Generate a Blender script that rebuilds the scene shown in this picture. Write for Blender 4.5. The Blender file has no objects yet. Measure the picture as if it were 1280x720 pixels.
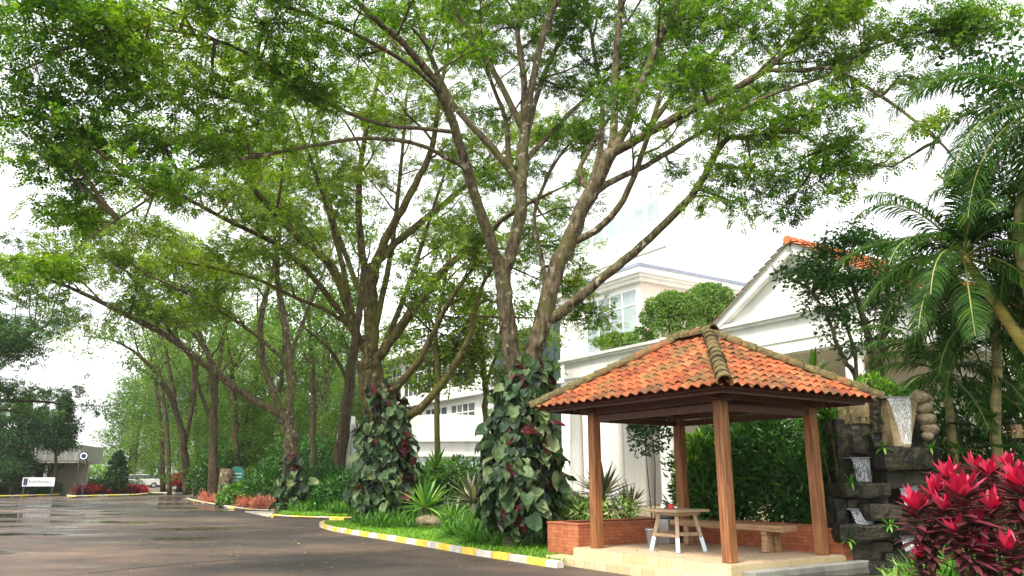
import bpy, math, random
import numpy as np
from mathutils import Vector, Matrix, Quaternion

R = math.radians
random.seed(7)
RNG = np.random.default_rng(7)
SC = bpy.context.scene
COL = SC.collection

# ------------------------------------------------------------------ camera, sky, sun, exposure
PITCH = math.atan(238 / 960)
cam_data = bpy.data.cameras.new('camera')
cam_data.sensor_width = 36
cam_data.lens = 27
cam_data.clip_end = 3000
cam = bpy.data.objects.new('camera', cam_data)
COL.objects.link(cam)
cam.location = (0, 0, 1.6)
cam.rotation_euler = (math.pi / 2 + PITCH, 0, 0)
SC.camera = cam

SUN_EL, SUN_AZ = R(58), R(215)          # azimuth clockwise from +Y: the sun stands behind the camera, to its left
world = bpy.data.worlds.new('World')
SC.world = world
world.use_nodes = True
wn = world.node_tree
wn.nodes.clear()
w_out = wn.nodes.new('ShaderNodeOutputWorld')
w_bg = wn.nodes.new('ShaderNodeBackground')
w_sky = wn.nodes.new('ShaderNodeTexSky')
w_sky.sky_type = 'NISHITA'
w_sky.sun_disc = False
w_sky.sun_elevation = SUN_EL
w_sky.sun_rotation = SUN_AZ
w_sky.air_density = 1.2
w_sky.dust_density = 2.0
w_sky.ozone_density = 1.0
w_hsv = wn.nodes.new('ShaderNodeHueSaturation')   # a milky overcast sky: hardly any blue left
w_hsv.inputs['Saturation'].default_value = 0.05
w_bg.inputs['Strength'].default_value = 0.13
wn.links.new(w_sky.outputs[0], w_hsv.inputs['Color'])
wn.links.new(w_hsv.outputs[0], w_bg.inputs['Color'])
wn.links.new(w_bg.outputs[0], w_out.inputs['Surface'])

sun_data = bpy.data.lights.new('sun', 'SUN')
sun_data.energy = 1.5
sun_data.angle = R(10)
sun_data.color = (1.0, 0.90, 0.74)
sun = bpy.data.objects.new('sun', sun_data)
COL.objects.link(sun)
sun_vec = Vector((math.sin(SUN_AZ) * math.cos(SUN_EL), math.cos(SUN_AZ) * math.cos(SUN_EL), math.sin(SUN_EL)))
sun.rotation_euler = sun_vec.to_track_quat('Z', 'Y').to_euler()
sun.location = sun_vec * 60

SC.view_settings.view_transform = 'Standard'
SC.view_settings.look = 'None'
SC.view_settings.exposure = 1.88
SC.view_settings.gamma = 1
SC.view_settings.use_curve_mapping = False
SC.render.engine = 'CYCLES'
SC.cycles.max_bounces = 7
SC.cycles.diffuse_bounces = 3
SC.cycles.glossy_bounces = 3
SC.cycles.transmission_bounces = 5
SC.cycles.transparent_max_bounces = 12
SC.cycles.volume_bounces = 1
SC.cycles.use_denoising = True

# ------------------------------------------------------------------ helpers
CP, SP = math.cos(PITCH), math.sin(PITCH)


def ray(u, v):
    x, y = (u - 640) / 960, (360 - v) / 960
    return Vector((x, CP - y * SP, SP + y * CP))


def P(u, v, Y):
    d = ray(u, v)
    return Vector((0, 0, 1.6)) + d * (Y / d.y)


def G(u, v, z=0.0):
    d = ray(u, v)
    return Vector((0, 0, 1.6)) + d * ((z - 1.6) / d.z)


def rnd(a, b):
    return random.uniform(a, b)


def nrm(a):
    return a / np.maximum(np.linalg.norm(a, axis=-1, keepdims=True), 1e-9)


class MB:
    """collects shapes; build() links them as ONE mesh object"""

    def __init__(self):
        self.v, self.f, self.m = [], [], []

    def add(self, vs, fs, mi=0, M=None):
        o = len(self.v)
        if M is not None:
            vs = [M @ Vector(p) for p in vs]
        self.v += [tuple(p) for p in vs]
        self.f += [tuple(i + o for i in f) for f in fs]
        self.m += [mi] * len(fs)
        return self

    def box(self, x0, y0, z0, x1, y1, z1, mi=0, M=None):
        vs = [(x0, y0, z0), (x1, y0, z0), (x1, y1, z0), (x0, y1, z0), (x0, y0, z1), (x1, y0, z1), (x1, y1, z1), (x0, y1, z1)]
        fs = [(3, 2, 1, 0), (4, 5, 6, 7), (0, 1, 5, 4), (1, 2, 6, 5), (2, 3, 7, 6), (3, 0, 4, 7)]
        return self.add(vs, fs, mi, M)

    def bar(self, p, q, w, h, mi=0, w1=None, h1=None):
        """a square bar from p to q"""
        p, q = Vector(p), Vector(q)
        d = (q - p).normalized()
        s = d.cross(Vector((0, 0, 1)))
        s = Vector((1, 0, 0)) if s.length < 1e-3 else s.normalized()
        t = s.cross(d)
        w1, h1 = w1 or w, h1 or h
        vs = []
        for c, a, b in ((p, w / 2, h / 2), (q, w1 / 2, h1 / 2)):
            vs += [c - s * a - t * b, c + s * a - t * b, c + s * a + t * b, c - s * a + t * b]
        fs = [(3, 2, 1, 0), (4, 5, 6, 7), (0, 1, 5, 4), (1, 2, 6, 5), (2, 3, 7, 6), (3, 0, 4, 7)]
        return self.add(vs, fs, mi)

    def tube(self, pts, rad, n=8, mi=0, cap=True, rough=0.0):
        pts = [Vector(p) for p in pts]
        k = len(pts)
        if not hasattr(rad, '__len__'):
            rad = [rad] * k
        t0 = (pts[1] - pts[0]).normalized()
        s = t0.orthogonal().normalized()
        o = len(self.v)
        for i in range(k):
            t = (pts[min(i + 1, k - 1)] - pts[max(i - 1, 0)])
            t = t.normalized() if t.length > 1e-9 else t0
            s = (s - t * s.dot(t))
            s = s.normalized() if s.length > 1e-6 else t.orthogonal().normalized()
            b = t.cross(s)
            for j in range(n):
                a = 2 * math.pi * j / n
                r = rad[i] * (1 + (rnd(-rough, rough) if rough else 0))
                self.v.append(tuple(pts[i] + (s * math.cos(a) + b * math.sin(a)) * r))
        for i in range(k - 1):
            for j in range(n):
                j2 = (j + 1) % n
                self.f.append((o + i * n + j, o + i * n + j2, o + (i + 1) * n + j2, o + (i + 1) * n + j))
                self.m.append(mi)
        if cap:
            self.f.append(tuple(o + j for j in reversed(range(n))))
            self.f.append(tuple(o + (k - 1) * n + j for j in range(n)))
            self.m += [mi, mi]
        return self

    def lathe(self, prof, c=(0, 0, 0), n=16, mi=0):
        """prof: (radius, z) from bottom to top, closed at both ends"""
        o = len(self.v)
        for r, z in prof:
            for j in range(n):
                a = 2 * math.pi * j / n
                self.v.append((c[0] + r * math.cos(a), c[1] + r * math.sin(a), c[2] + z))
        for i in range(len(prof) - 1):
            for j in range(n):
                j2 = (j + 1) % n
                self.f.append((o + i * n + j, o + i * n + j2, o + (i + 1) * n + j2, o + (i + 1) * n + j))
                self.m.append(mi)
        self.f.append(tuple(o + j for j in reversed(range(n))))
        self.f.append(tuple(o + (len(prof) - 1) * n + j for j in range(n)))
        self.m += [mi, mi]
        return self

    def prism(self, poly, z0, z1, mi=0, M=None, side=None):
        """poly: (x, y) counter-clockwise"""
        n = len(poly)
        vs = [(x, y, z0) for x, y in poly] + [(x, y, z1) for x, y in poly]
        self.add(vs, [tuple(reversed(range(n))), tuple(range(n, 2 * n))], mi, M)
        o = len(self.v) - 2 * n
        for i in range(n):
            j = (i + 1) % n
            self.f.append((o + i, o + j, o + n + j, o + n + i))
            self.m.append(mi if side is None else side)
        return self

    def strip(self, pts, widths, side, fold=0.0, mi=0):
        """a leaf blade: centre line pts, half widths, side vector(s); folded along the midrib"""
        k = len(pts)
        vs = []
        for i in range(k):
            p = Vector(pts[i])
            s = Vector(side)
            w = widths[i]
            t = Vector(pts[min(i + 1, k - 1)]) - Vector(pts[max(0, i - 1)])
            n_ = s.cross(t)
            n_ = n_.normalized() if n_.length > 1e-9 else Vector((0, 0, 1))
            up = n_ * (fold * w)
            vs += [p - s * w + up, p, p + s * w + up]
        fs = []
        for i in range(k - 1):
            a = i * 3
            fs += [(a, a + 1, a + 4, a + 3), (a + 1, a + 2, a + 5, a + 4)]
        return self.add(vs, fs, mi)

    def build(self, name, mats, parent=None, smooth=False, bevel=0, loc=None):
        me = bpy.data.meshes.new(name)
        me.from_pydata(self.v, [], self.f)
        if not isinstance(mats, (list, tuple)):
            mats = [mats]
        for m in mats:
            me.materials.append(m)
        if any(self.m):
            me.polygons.foreach_set('material_index', self.m)
        if smooth:
            me.polygons.foreach_set('use_smooth', [True] * len(self.f))
        me.update()
        o = bpy.data.objects.new(name, me)
        COL.objects.link(o)
        if parent is not None:
            o.parent = parent
        if loc is not None:
            o.location = loc
        if bevel:
            b = o.modifiers.new('bevel', 'BEVEL')
            b.width = bevel
            b.segments = 2
            b.limit_method = 'ANGLE'
        return o


def tag(o, label=None, cat=None, group=None, kind=None):
    if label:
        o['label'] = label
    if cat:
        o['category'] = cat
    if group:
        o['group'] = group
    if kind:
        o['kind'] = kind
    return o


def empty(name, loc=(0, 0, 0), rz=0.0, label=None, cat=None, group=None):
    o = bpy.data.objects.new(name, None)
    o.empty_display_size = 0.3
    COL.objects.link(o)
    o.location = loc
    o.rotation_euler = (0, 0, rz)
    return tag(o, label, cat, group)


def copy_tree(o, parent=None):
    c = o.copy()
    COL.objects.link(c)
    if parent is not None:
        c.parent = parent
    for ch in [x for x in bpy.data.objects if x.parent == o]:
        copy_tree(ch, c)
    return c


def mesh_np(name, V, F, mats, parent=None, mi=None, smooth=False):
    me = bpy.data.meshes.new(name)
    me.from_pydata(V, [], F)
    for m in (mats if isinstance(mats, (list, tuple)) else [mats]):
        me.materials.append(m)
    if mi is not None:
        me.polygons.foreach_set('material_index', np.asarray(mi, dtype=np.int32))
    if smooth:
        me.polygons.foreach_set('use_smooth', np.ones(len(F), dtype=bool))
    me.update()
    o = bpy.data.objects.new(name, me)
    COL.objects.link(o)
    if parent is not None:
        o.parent = parent
    return o


def scatter(tv, tf, C, D, N, L, W):
    """place a template leaf (tv in x = side, y = along, z = normal) at C with direction D and normal N"""
    D = nrm(D)
    S = nrm(np.cross(D, N))
    N = np.cross(S, D)
    tv = np.asarray(tv, float)
    k = len(tv)
    V = (C[:, None, :] + S[:, None, :] * (tv[None, :, 0:1] * W[:, None, None]) + D[:, None, :] * (tv[None, :, 1:2] * L[:, None, None])
         + N[:, None, :] * (tv[None, :, 2:3] * W[:, None, None]))
    F = (np.asarray(tf)[None] + (np.arange(len(C)) * k)[:, None, None])
    return V.reshape(-1, 3), F.reshape(-1, len(tf[0]))


DIAMOND = ([(0, 0, 0), (.5, .45, .12), (0, 1, -.1), (-.5, .45, .12)], [(0, 1, 2, 3)])


def pinnate(pairs=3):
    v, f = [], []
    def leaflet(x0, y0, dx, dy, l, w):
        o = len(v)
        d = Vector((dx, dy, 0)).normalized()
        s = Vector((-d.y, d.x, 0))
        p = Vector((x0, y0, 0))
        z = -.10 * l
        v.extend([tuple(p), tuple(p + d * l * .5 + s * w * .5), tuple(p + d * l + Vector((0, 0, z))), tuple(p + d * l * .5 - s * w * .5)])
        f.append((o, o + 1, o + 2, o + 3))
    for k in range(pairs):
        y = .12 + .72 * k / pairs
        l = .40 * (1 - .22 * k / pairs)
        for s in (-1, 1):
            leaflet(s * .02, y, s * .85, .55, l, .22)
    leaflet(0, .74, 0, 1, .34, .2)
    return v, f


PINNATE = pinnate(3)
HEART = ([(0, 0, 0), (.28, -.20, -.02), (.50, .02, .06), (.45, .40, .20), (.22, .76, .08), (0, 1.05, -.30),
          (-.2, .76, .12), (-.47, .40, .14), (-.52, .04, .02), (-.30, -.18, .04), (0, .4, -.06)],
         [(0, 1, 2, 10), (10, 2, 3, 4), (10, 4, 5, 6), (10, 6, 7, 8), (10, 8, 9, 0)])


# ------------------------------------------------------------------ materials
def new_mat(name):
    m = bpy.data.materials.new(name)
    m.use_nodes = True
    nt = m.node_tree
    b = nt.nodes['Principled BSDF']
    return m, nt, b


def noise_node(nt, scale, detail=4, vec=None, stretch=None, rough=.55):
    n = nt.nodes.new('ShaderNodeTexNoise')
    n.inputs['Scale'].default_value = scale
    n.inputs['Detail'].default_value = detail
    n.inputs['Roughness'].default_value = rough
    if vec is None:
        tc = nt.nodes.new('ShaderNodeTexCoord')
        vec = tc.outputs['Object']
    if stretch:
        mp = nt.nodes.new('ShaderNodeMapping')
        mp.inputs['Scale'].default_value = stretch
        nt.links.new(vec, mp.inputs['Vector'])
        vec = mp.outputs[0]
    nt.links.new(vec, n.inputs['Vector'])
    return n


def ramp(nt, fac, stops):
    r = nt.nodes.new('ShaderNodeValToRGB')
    e = r.color_ramp.elements
    e[0].position, e[0].color = stops[0][0], (*stops[0][1], 1)
    e[1].position, e[1].color = stops[-1][0], (*stops[-1][1], 1)
    for p, c in stops[1:-1]:
        x = e.new(p)
        x.color = (*c, 1)
    nt.links.new(fac, r.inputs[0])
    return r


def mixc(nt, fac, a, b, mode='MIX'):
    m = nt.nodes.new('ShaderNodeMix')
    m.data_type = 'RGBA'
    m.blend_type = mode
    for sock, val in ((m.inputs[0], fac), (m.inputs[6], a), (m.inputs[7], b)):
        if isinstance(val, (int, float)):
            sock.default_value = val
        elif isinstance(val, tuple):
            sock.default_value = (*val, 1)
        else:
            nt.links.new(val, sock)
    return m.outputs[2]


def bump(nt, b, height, strength=.4, dist=.02):
    n = nt.nodes.new('ShaderNodeBump')
    n.inputs['Strength'].default_value = strength
    n.inputs['Distance'].default_value = dist
    nt.links.new(height, n.inputs['Height'])
    nt.links.new(n.outputs[0], b.inputs['Normal'])


def surf(name, c1, c2, scale=3, rough=.7, bs=.3, bd=.01, stretch=None, fine=None, metal=0, c3=None, spec=.5):
    m, nt, b = new_mat(name)
    n = noise_node(nt, scale, 6, stretch=stretch)
    stops = [(.3, c1), (.7, c2)] if c3 is None else [(.28, c1), (.5, c2), (.72, c3)]
    r = ramp(nt, n.outputs[0], stops)
    nt.links.new(r.outputs[0], b.inputs['Base Color'])
    b.inputs['Roughness'].default_value = rough
    b.inputs['Metallic'].default_value = metal
    b.inputs['Specular IOR Level'].default_value = spec
    if bs:
        n2 = noise_node(nt, fine or scale * 6, 5, stretch=stretch)
        bump(nt, b, n2.outputs[0], bs, bd)
    return m


def leaf_mat(name, cols, rough=.5, trans=.4, noise_scale=.5, tcol=None, spec=.35, vary=.55):
    """cols: dark, mid, light base colours of single leaves; clumps drift in hue"""
    m, nt, b = new_mat(name)
    g = nt.nodes.new('ShaderNodeNewGeometry')
    n = noise_node(nt, noise_scale, 3)
    mth = nt.nodes.new('ShaderNodeMix')
    mth.data_type = 'FLOAT'
    mth.inputs[0].default_value = vary
    nt.links.new(n.outputs[0], mth.inputs[2])
    nt.links.new(g.outputs['Random Per Island'], mth.inputs[3])
    k = len(cols)
    r = ramp(nt, mth.outputs[0], [(.2 + .6 * i / (k - 1), c) for i, c in enumerate(cols)])
    nt.links.new(r.outputs[0], b.inputs['Base Color'])
    b.inputs['Roughness'].default_value = rough
    b.inputs['Specular IOR Level'].default_value = spec
    if trans > 0:
        t = nt.nodes.new('ShaderNodeBsdfTranslucent')
        tc = mixc(nt, 1.0, r.outputs[0], tcol or (1.5, 1.6, .6), 'MULTIPLY')
        nt.links.new(tc, t.inputs['Color'])
        mx = nt.nodes.new('ShaderNodeMixShader')
        mx.inputs[0].default_value = trans
        nt.links.new(b.outputs[0], mx.inputs[1])
        nt.links.new(t.outputs[0], mx.inputs[2])
        nt.links.new(mx.outputs[0], nt.nodes['Material Output'].inputs['Surface'])
    return m


M = {}

def bark_mat(name, c1, c2, c3, spot, moss, fine=9):
    m, nt, b = new_mat(name)
    n1 = noise_node(nt, fine, 6, stretch=(1, 1, .38), rough=.68)
    r1 = ramp(nt, n1.outputs[0], [(.33, c1), (.5, c2), (.68, c3)])
    n2 = noise_node(nt, 5.5, 5, rough=.6)
    f2 = ramp(nt, n2.outputs[0], [(.60, (0, 0, 0)), (.67, (1, 1, 1))])
    c = mixc(nt, f2.outputs[0], r1.outputs[0], spot)
    n3 = noise_node(nt, .9, 5, rough=.6)
    f3 = ramp(nt, n3.outputs[0], [(.48, (0, 0, 0)), (.66, (.85, .85, .85))])
    c = mixc(nt, f3.outputs[0], c, moss)
    nt.links.new(c, b.inputs['Base Color'])
    b.inputs['Roughness'].default_value = .9
    b.inputs['Specular IOR Level'].default_value = .2
    bump(nt, b, n1.outputs[0], 1.0, .06)
    return m


M['bark'] = bark_mat('bark', (.018, .014, .008), (.085, .067, .038), (.22, .18, .115), (.36, .33, .25), (.105, .100, .034))
M['bark_moss'] = bark_mat('mossy_bark', (.016, .012, .006), (.068, .053, .022), (.15, .125, .048), (.22, .20, .10), (.115, .115, .022))
M['bark_far'] = bark_mat('distant_bark', (.016, .011, .007), (.05, .035, .02), (.10, .07, .04), (.14, .11, .07), (.04, .045, .015), 5)
M['leaf_rain'] = leaf_mat('rain_tree_leaf', [(.010, .034, .003), (.038, .110, .006), (.115, .22, .012), (.30, .34, .03)], .55, .5, .45, vary=.35)
M['leaf_rain2'] = leaf_mat('olive_tree_leaf', [(.020, .048, .004), (.062, .135, .009), (.16, .24, .020), (.28, .30, .045)], .55, .5, .3, vary=.4)
M['leaf_far'] = leaf_mat('distant_leaf', [(.011, .042, .008), (.042, .112, .014), (.125, .215, .025), (.27, .33, .055)], .6, .5, .16, vary=.3)
M['leaf_dark'] = leaf_mat('dark_leaf', [(.005, .018, .005), (.014, .046, .011), (.036, .095, .020)], .55, .2, .6, spec=.12)
M['leaf_mid'] = leaf_mat('mid_leaf', [(.010, .036, .008), (.028, .085, .014), (.070, .15, .025)], .55, .35, .4)
M['leaf_bush'] = leaf_mat('bush_leaf', [(.008, .035, .006), (.022, .09, .010), (.06, .19, .018)], .35, .3, .8)
M['leaf_bright'] = leaf_mat('bright_leaf', [(.05, .16, .010), (.13, .32, .02), (.30, .45, .05)], .45, .4, .8)
M['leaf_topiary'] = leaf_mat('topiary_leaf', [(.04, .10, .015), (.10, .20, .03), (.18, .30, .05)], .45, .3, .8)
M['leaf_vine'] = leaf_mat('vine_leaf', [(.010, .022, .012), (.032, .070, .028), (.075, .145, .052), (.20, .26, .11)], .42, .15, 1.4, spec=.35, vary=.6)
M['leaf_maroon'] = leaf_mat('maroon_leaf', [(.030, .006, .010), (.06, .008, .014), (.14, .012, .02)], .35, .2, .9, tcol=(1.6, .5, .5))
M['leaf_cordy'] = leaf_mat('dark_cordyline_leaf', [(.016, .018, .010), (.045, .018, .018), (.10, .022, .03), (.20, .025, .045)], .4, .2, .9, tcol=(1.6, .5, .5))
M['leaf_red'] = leaf_mat('red_cordyline_leaf', [(.14, .007, .022), (.44, .012, .055), (.62, .022, .09), (.70, .09, .17)], .45, .3, .9, tcol=(1.2, .4, .5), vary=.7)
M['leaf_redbed'] = leaf_mat('red_bed_leaf', [(.06, .012, .015), (.28, .015, .03), (.50, .04, .05)], .4, .2, 1.5, tcol=(1.2, .4, .4))
M['leaf_croton'] = leaf_mat('croton_leaf', [(.34, .07, .05), (.55, .22, .14), (.62, .42, .28)], .4, .25, 1.5, tcol=(1.2, .7, .4))
M['leaf_strap'] = leaf_mat('strap_leaf', [(.02, .075, .010), (.06, .18, .018), (.16, .33, .05)], .4, .3, 1.2)
M['leaf_varieg'] = leaf_mat('variegated_leaf', [(.06, .16, .02), (.20, .34, .08), (.50, .55, .26)], .4, .3, 1.2, vary=.8)
M['leaf_agave'] = leaf_mat('agave_leaf', [(.045, .05, .04), (.12, .14, .085), (.36, .32, .2)], .4, .15, 1.0, vary=.8)
M['leaf_yucca'] = leaf_mat('yucca_leaf', [(.05, .15, .02), (.13, .28, .04), (.25, .40, .09)], .4, .25, 1.0, vary=.8)
M['leaf_palm'] = leaf_mat('palm_leaf', [(.008, .034, .006), (.024, .080, .010), (.075, .155, .018)], .5, .4, .6, spec=.15)
M['leaf_palm_lit'] = leaf_mat('light_palm_leaf', [(.03, .10, .012), (.08, .20, .02), (.20, .30, .04)], .32, .4, .6)
M['grass'] = leaf_mat('grass_blade', [(.07, .19, .012), (.15, .35, .02), (.27, .47, .05)], .5, .4, .7, vary=.6)
M['lawn'] = surf('lawn_soil', (.035, .075, .015), (.08, .17, .03), 4, .95, .5, .03)
M['soil'] = surf('soil', (.03, .022, .014), (.07, .05, .03), 4, .95, .6, .03)


def plaster(name, base, dirt):
    m, nt, b = new_mat(name)
    n1 = noise_node(nt, 1.6, 6, stretch=(1, 1, .09), rough=.65)
    f1 = ramp(nt, n1.outputs[0], [(.50, (0, 0, 0)), (.80, (.6, .6, .6))])
    n2 = noise_node(nt, .35, 5)
    f2 = ramp(nt, n2.outputs[0], [(.35, (.93, .93, .92)), (.65, (1, 1, 1))])
    c = mixc(nt, f1.outputs[0], base, dirt)
    nt.links.new(mixc(nt, 1.0, c, f2.outputs[0], 'MULTIPLY'), b.inputs['Base Color'])
    b.inputs['Roughness'].default_value = .75
    n3 = noise_node(nt, 35, 3)
    bump(nt, b, n3.outputs[0], .1, .004)
    return m


M['white'] = plaster('white_plaster', (.83, .82, .79), (.52, .50, .45))
M['tower_white'] = surf('clean_white_panel', (.86, .86, .85), (.88, .88, .87), .3, .6, 0)
M['cream'] = surf('cream_plaster', (.50, .46, .40), (.60, .56, .49), .6, .75, .08, .004, fine=30)
M['pink'] = surf('pale_pink_plaster', (.70, .58, .50), (.76, .66, .58), .6, .75, .05, .004)
M['greyblue'] = surf('grey_blue_metal', (.20, .23, .32), (.28, .31, .40), 1, .5, 0)
M['concrete'] = surf('beige_concrete', (.24, .21, .16), (.40, .36, .29), 1.2, .85, .2, .01, stretch=(1, 1, .5))
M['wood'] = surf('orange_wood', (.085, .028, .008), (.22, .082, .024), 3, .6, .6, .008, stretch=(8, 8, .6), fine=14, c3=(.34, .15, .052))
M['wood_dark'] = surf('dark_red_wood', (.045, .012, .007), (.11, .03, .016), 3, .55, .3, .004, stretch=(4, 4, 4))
M['wood_bench'] = surf('bench_wood', (.14, .075, .035), (.30, .17, .085), 3, .6, .35, .005, stretch=(9, .6, 9), fine=12, c3=(.40, .25, .13))
M['wood_table'] = surf('weathered_table_wood', (.22, .15, .09), (.42, .31, .20), 3, .65, .35, .004, stretch=(10, .8, 10), fine=12)
M['paleblue'] = surf('pale_blue_paint', (.42, .55, .62), (.60, .70, .74), 5, .5, .1, .003)
M['metal_grey'] = surf('grey_metal', (.38, .38, .37), (.52, .52, .50), 3, .35, .05, .002, metal=.5)
M['plastic_black'] = surf('black_plastic', (.02, .02, .022), (.035, .035, .04), 4, .45, .1, .002)
M['red_paint'] = surf('red_paint', (.45, .02, .02), (.60, .03, .03), 4, .45, 0)
M['pebble'] = surf('pebble_floor', (.26, .17, .10), (.46, .34, .22), 26, .7, .5, .006, fine=60, c3=(.60, .48, .34))
M['stone_tan'] = surf('tan_stone', (.32, .24, .15), (.50, .40, .26), 3, .75, .3, .006, fine=26, c3=(.60, .52, .36))
M['stone_grey'] = surf('grey_coping', (.14, .135, .12), (.28, .27, .24), 3, .75, .5, .01, fine=20)
M['rock_dark'] = surf('wet_dark_rock', (.004, .004, .003), (.014, .012, .007), 3.5, .5, 1.0, .06, fine=9, c3=(.055, .046, .024), spec=.3)
M['rock_face'] = surf('grey_rock_face', (.010, .009, .006), (.036, .031, .021), 3, .55, 1.0, .05, fine=9, c3=(.10, .085, .058), spec=.3)
M['rock_tan'] = surf('mossy_tan_rock', (.06, .045, .02), (.16, .12, .055), 3, .7, .9, .04, fine=8, c3=(.26, .20, .11))
M['boulder'] = surf('boulder', (.07, .05, .03), (.19, .145, .085), 6, .8, .8, .03, fine=14, c3=(.32, .26, .17))
M['kerb_yellow'] = surf('yellow_kerb_paint', (.42, .27, .03), (.72, .50, .05), 4, .7, .4, .008, fine=18, c3=(.74, .58, .20))
M['kerb_white'] = surf('white_kerb_paint', (.36, .33, .26), (.70, .67, .60), 4, .7, .4, .008, fine=18)
M['roadpaint'] = surf('worn_road_paint', (.30, .29, .27), (.58, .57, .54), 6, .7, .2, .003)
M['path'] = surf('pale_path', (.40, .34, .26), (.58, .52, .42), 2, .8, .3, .01)
M['chrome'] = surf('aluminium', (.55, .56, .58), (.66, .67, .69), 2, .3, 0, metal=.7)
M['wall_brown'] = surf('brown_wall', (.16, .125, .085), (.26, .21, .15), 1, .8, .2)
M['navy'] = surf('navy_paint', (.015, .022, .06), (.025, .035, .09), 2, .4, 0)
M['teal_sign'] = surf('teal_paint', (.012, .13, .115), (.02, .19, .165), 3, .5, 0)
M['sign_white'] = surf('sign_white', (.74, .75, .78), (.80, .81, .83), 2, .5, 0)
M['car_white'] = surf('white_car_paint', (.70, .71, .73), (.76, .77, .79), 1, .22, 0)
M['car_dark'] = surf('dark_car_paint', (.018, .022, .035), (.03, .035, .05), 1, .22, 0)
M['rubber'] = surf('rubber', (.02, .02, .02), (.03, .03, .03), 3, .8, 0)
M['pond'] = surf('pond_water', (.008, .010, .009), (.02, .022, .02), 1, .06, .15, .01, fine=9)


def glass_mat(name, col, rough=.06):
    m, nt, b = new_mat(name)
    n = noise_node(nt, .35, 4)
    r = ramp(nt, n.outputs[0], [(.3, tuple(c * .6 for c in col)), (.7, col)])
    nt.links.new(r.outputs[0], b.inputs['Base Color'])
    b.inputs['Roughness'].default_value = rough
    b.inputs['Specular IOR Level'].default_value = .8
    return m


M['glass'] = glass_mat('window_glass', (.075, .10, .105))
M['glass_dark'] = glass_mat('dark_curtain_glass', (.022, .050, .042), .3)
M['glass_pale'] = glass_mat('curtained_glass', (.34, .42, .42), .12)


def tile_mat(name, moss=0.35, base=None):
    m, nt, b = new_mat(name)
    g = nt.nodes.new('ShaderNodeNewGeometry')
    cols = base or [(.24, .050, .016), (.34, .078, .020), (.41, .108, .028), (.43, .150, .055)]
    r = ramp(nt, g.outputs['Random Per Island'], [(i / 3, c) for i, c in enumerate(cols)])
    n = noise_node(nt, 1.5, 6, rough=.65)
    f = ramp(nt, n.outputs[0], [(.60 - moss * .35, (0, 0, 0)), (.82 - moss * .35, (1, 1, 1))])
    n3 = noise_node(nt, 14, 5)
    mo = ramp(nt, n3.outputs[0], [(.3, (.045, .035, .014)), (.55, (.13, .105, .03)), (.75, (.24, .19, .06))])
    c = mixc(nt, f.outputs[0], r.outputs[0], mo.outputs[0])
    n4 = noise_node(nt, 30, 4)
    sp = ramp(nt, n4.outputs[0], [(.35, (.62, .58, .55)), (.62, (1, 1, 1))])
    c = mixc(nt, .8, c, sp.outputs[0], 'MULTIPLY')
    n5 = noise_node(nt, .9, 5, stretch=(1.6, 1.6, .8), rough=.7)
    gr = ramp(nt, n5.outputs[0], [(.36, (.38, .34, .30)), (.56, (1, 1, 1))])
    c = mixc(nt, .75, c, gr.outputs[0], 'MULTIPLY')
    nt.links.new(c, b.inputs['Base Color'])
    b.inputs['Roughness'].default_value = .8
    bump(nt, b, n3.outputs[0], .4, .008)
    return m


M['tile'] = tile_mat('terracotta_tile', .42)
M['tile_ridge'] = tile_mat('mossy_ridge_tile', 1.0)
M['tile_far'] = tile_mat('distant_tile', .05, [(.48, .10, .035), (.56, .14, .05), (.62, .19, .07), (.64, .2, .08)])


def brick_mat():
    m, nt, b = new_mat('red_brick')
    tc = nt.nodes.new('ShaderNodeTexCoord')
    sx = nt.nodes.new('ShaderNodeSeparateXYZ')
    nt.links.new(tc.outputs['Object'], sx.inputs[0])
    ad = nt.nodes.new('ShaderNodeMath')
    ad.operation = 'ADD'
    nt.links.new(sx.outputs[0], ad.inputs[0])
    nt.links.new(sx.outputs[1], ad.inputs[1])
    cx = nt.nodes.new('ShaderNodeCombineXYZ')
    nt.links.new(ad.outputs[0], cx.inputs[0])
    nt.links.new(sx.outputs[2], cx.inputs[1])
    br = nt.nodes.new('ShaderNodeTexBrick')
    nt.links.new(cx.outputs[0], br.inputs['Vector'])
    br.inputs['Color1'].default_value = (.40, .095, .035, 1)
    br.inputs['Color2'].default_value = (.52, .16, .06, 1)
    br.inputs['Mortar'].default_value = (.22, .12, .07, 1)
    br.inputs['Scale'].default_value = 1
    br.inputs['Mortar Size'].default_value = .006
    br.inputs['Brick Width'].default_value = .22
    br.inputs['Row Height'].default_value = .065
    n = noise_node(nt, 9, 5)
    rr = ramp(nt, n.outputs[0], [(.3, (.6, .55, .5)), (.65, (1, 1, 1))])
    nt.links.new(mixc(nt, .8, br.outputs[0], rr.outputs[0], 'MULTIPLY'), b.inputs['Base Color'])
    b.inputs['Roughness'].default_value = .8
    inv = nt.nodes.new('ShaderNodeMath')
    inv.operation = 'SUBTRACT'
    inv.inputs[0].default_value = 1
    nt.links.new(br.outputs['Fac'], inv.inputs[1])
    bump(nt, b, inv.outputs[0], .8, .008)
    return m


M['brick'] = brick_mat()


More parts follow.
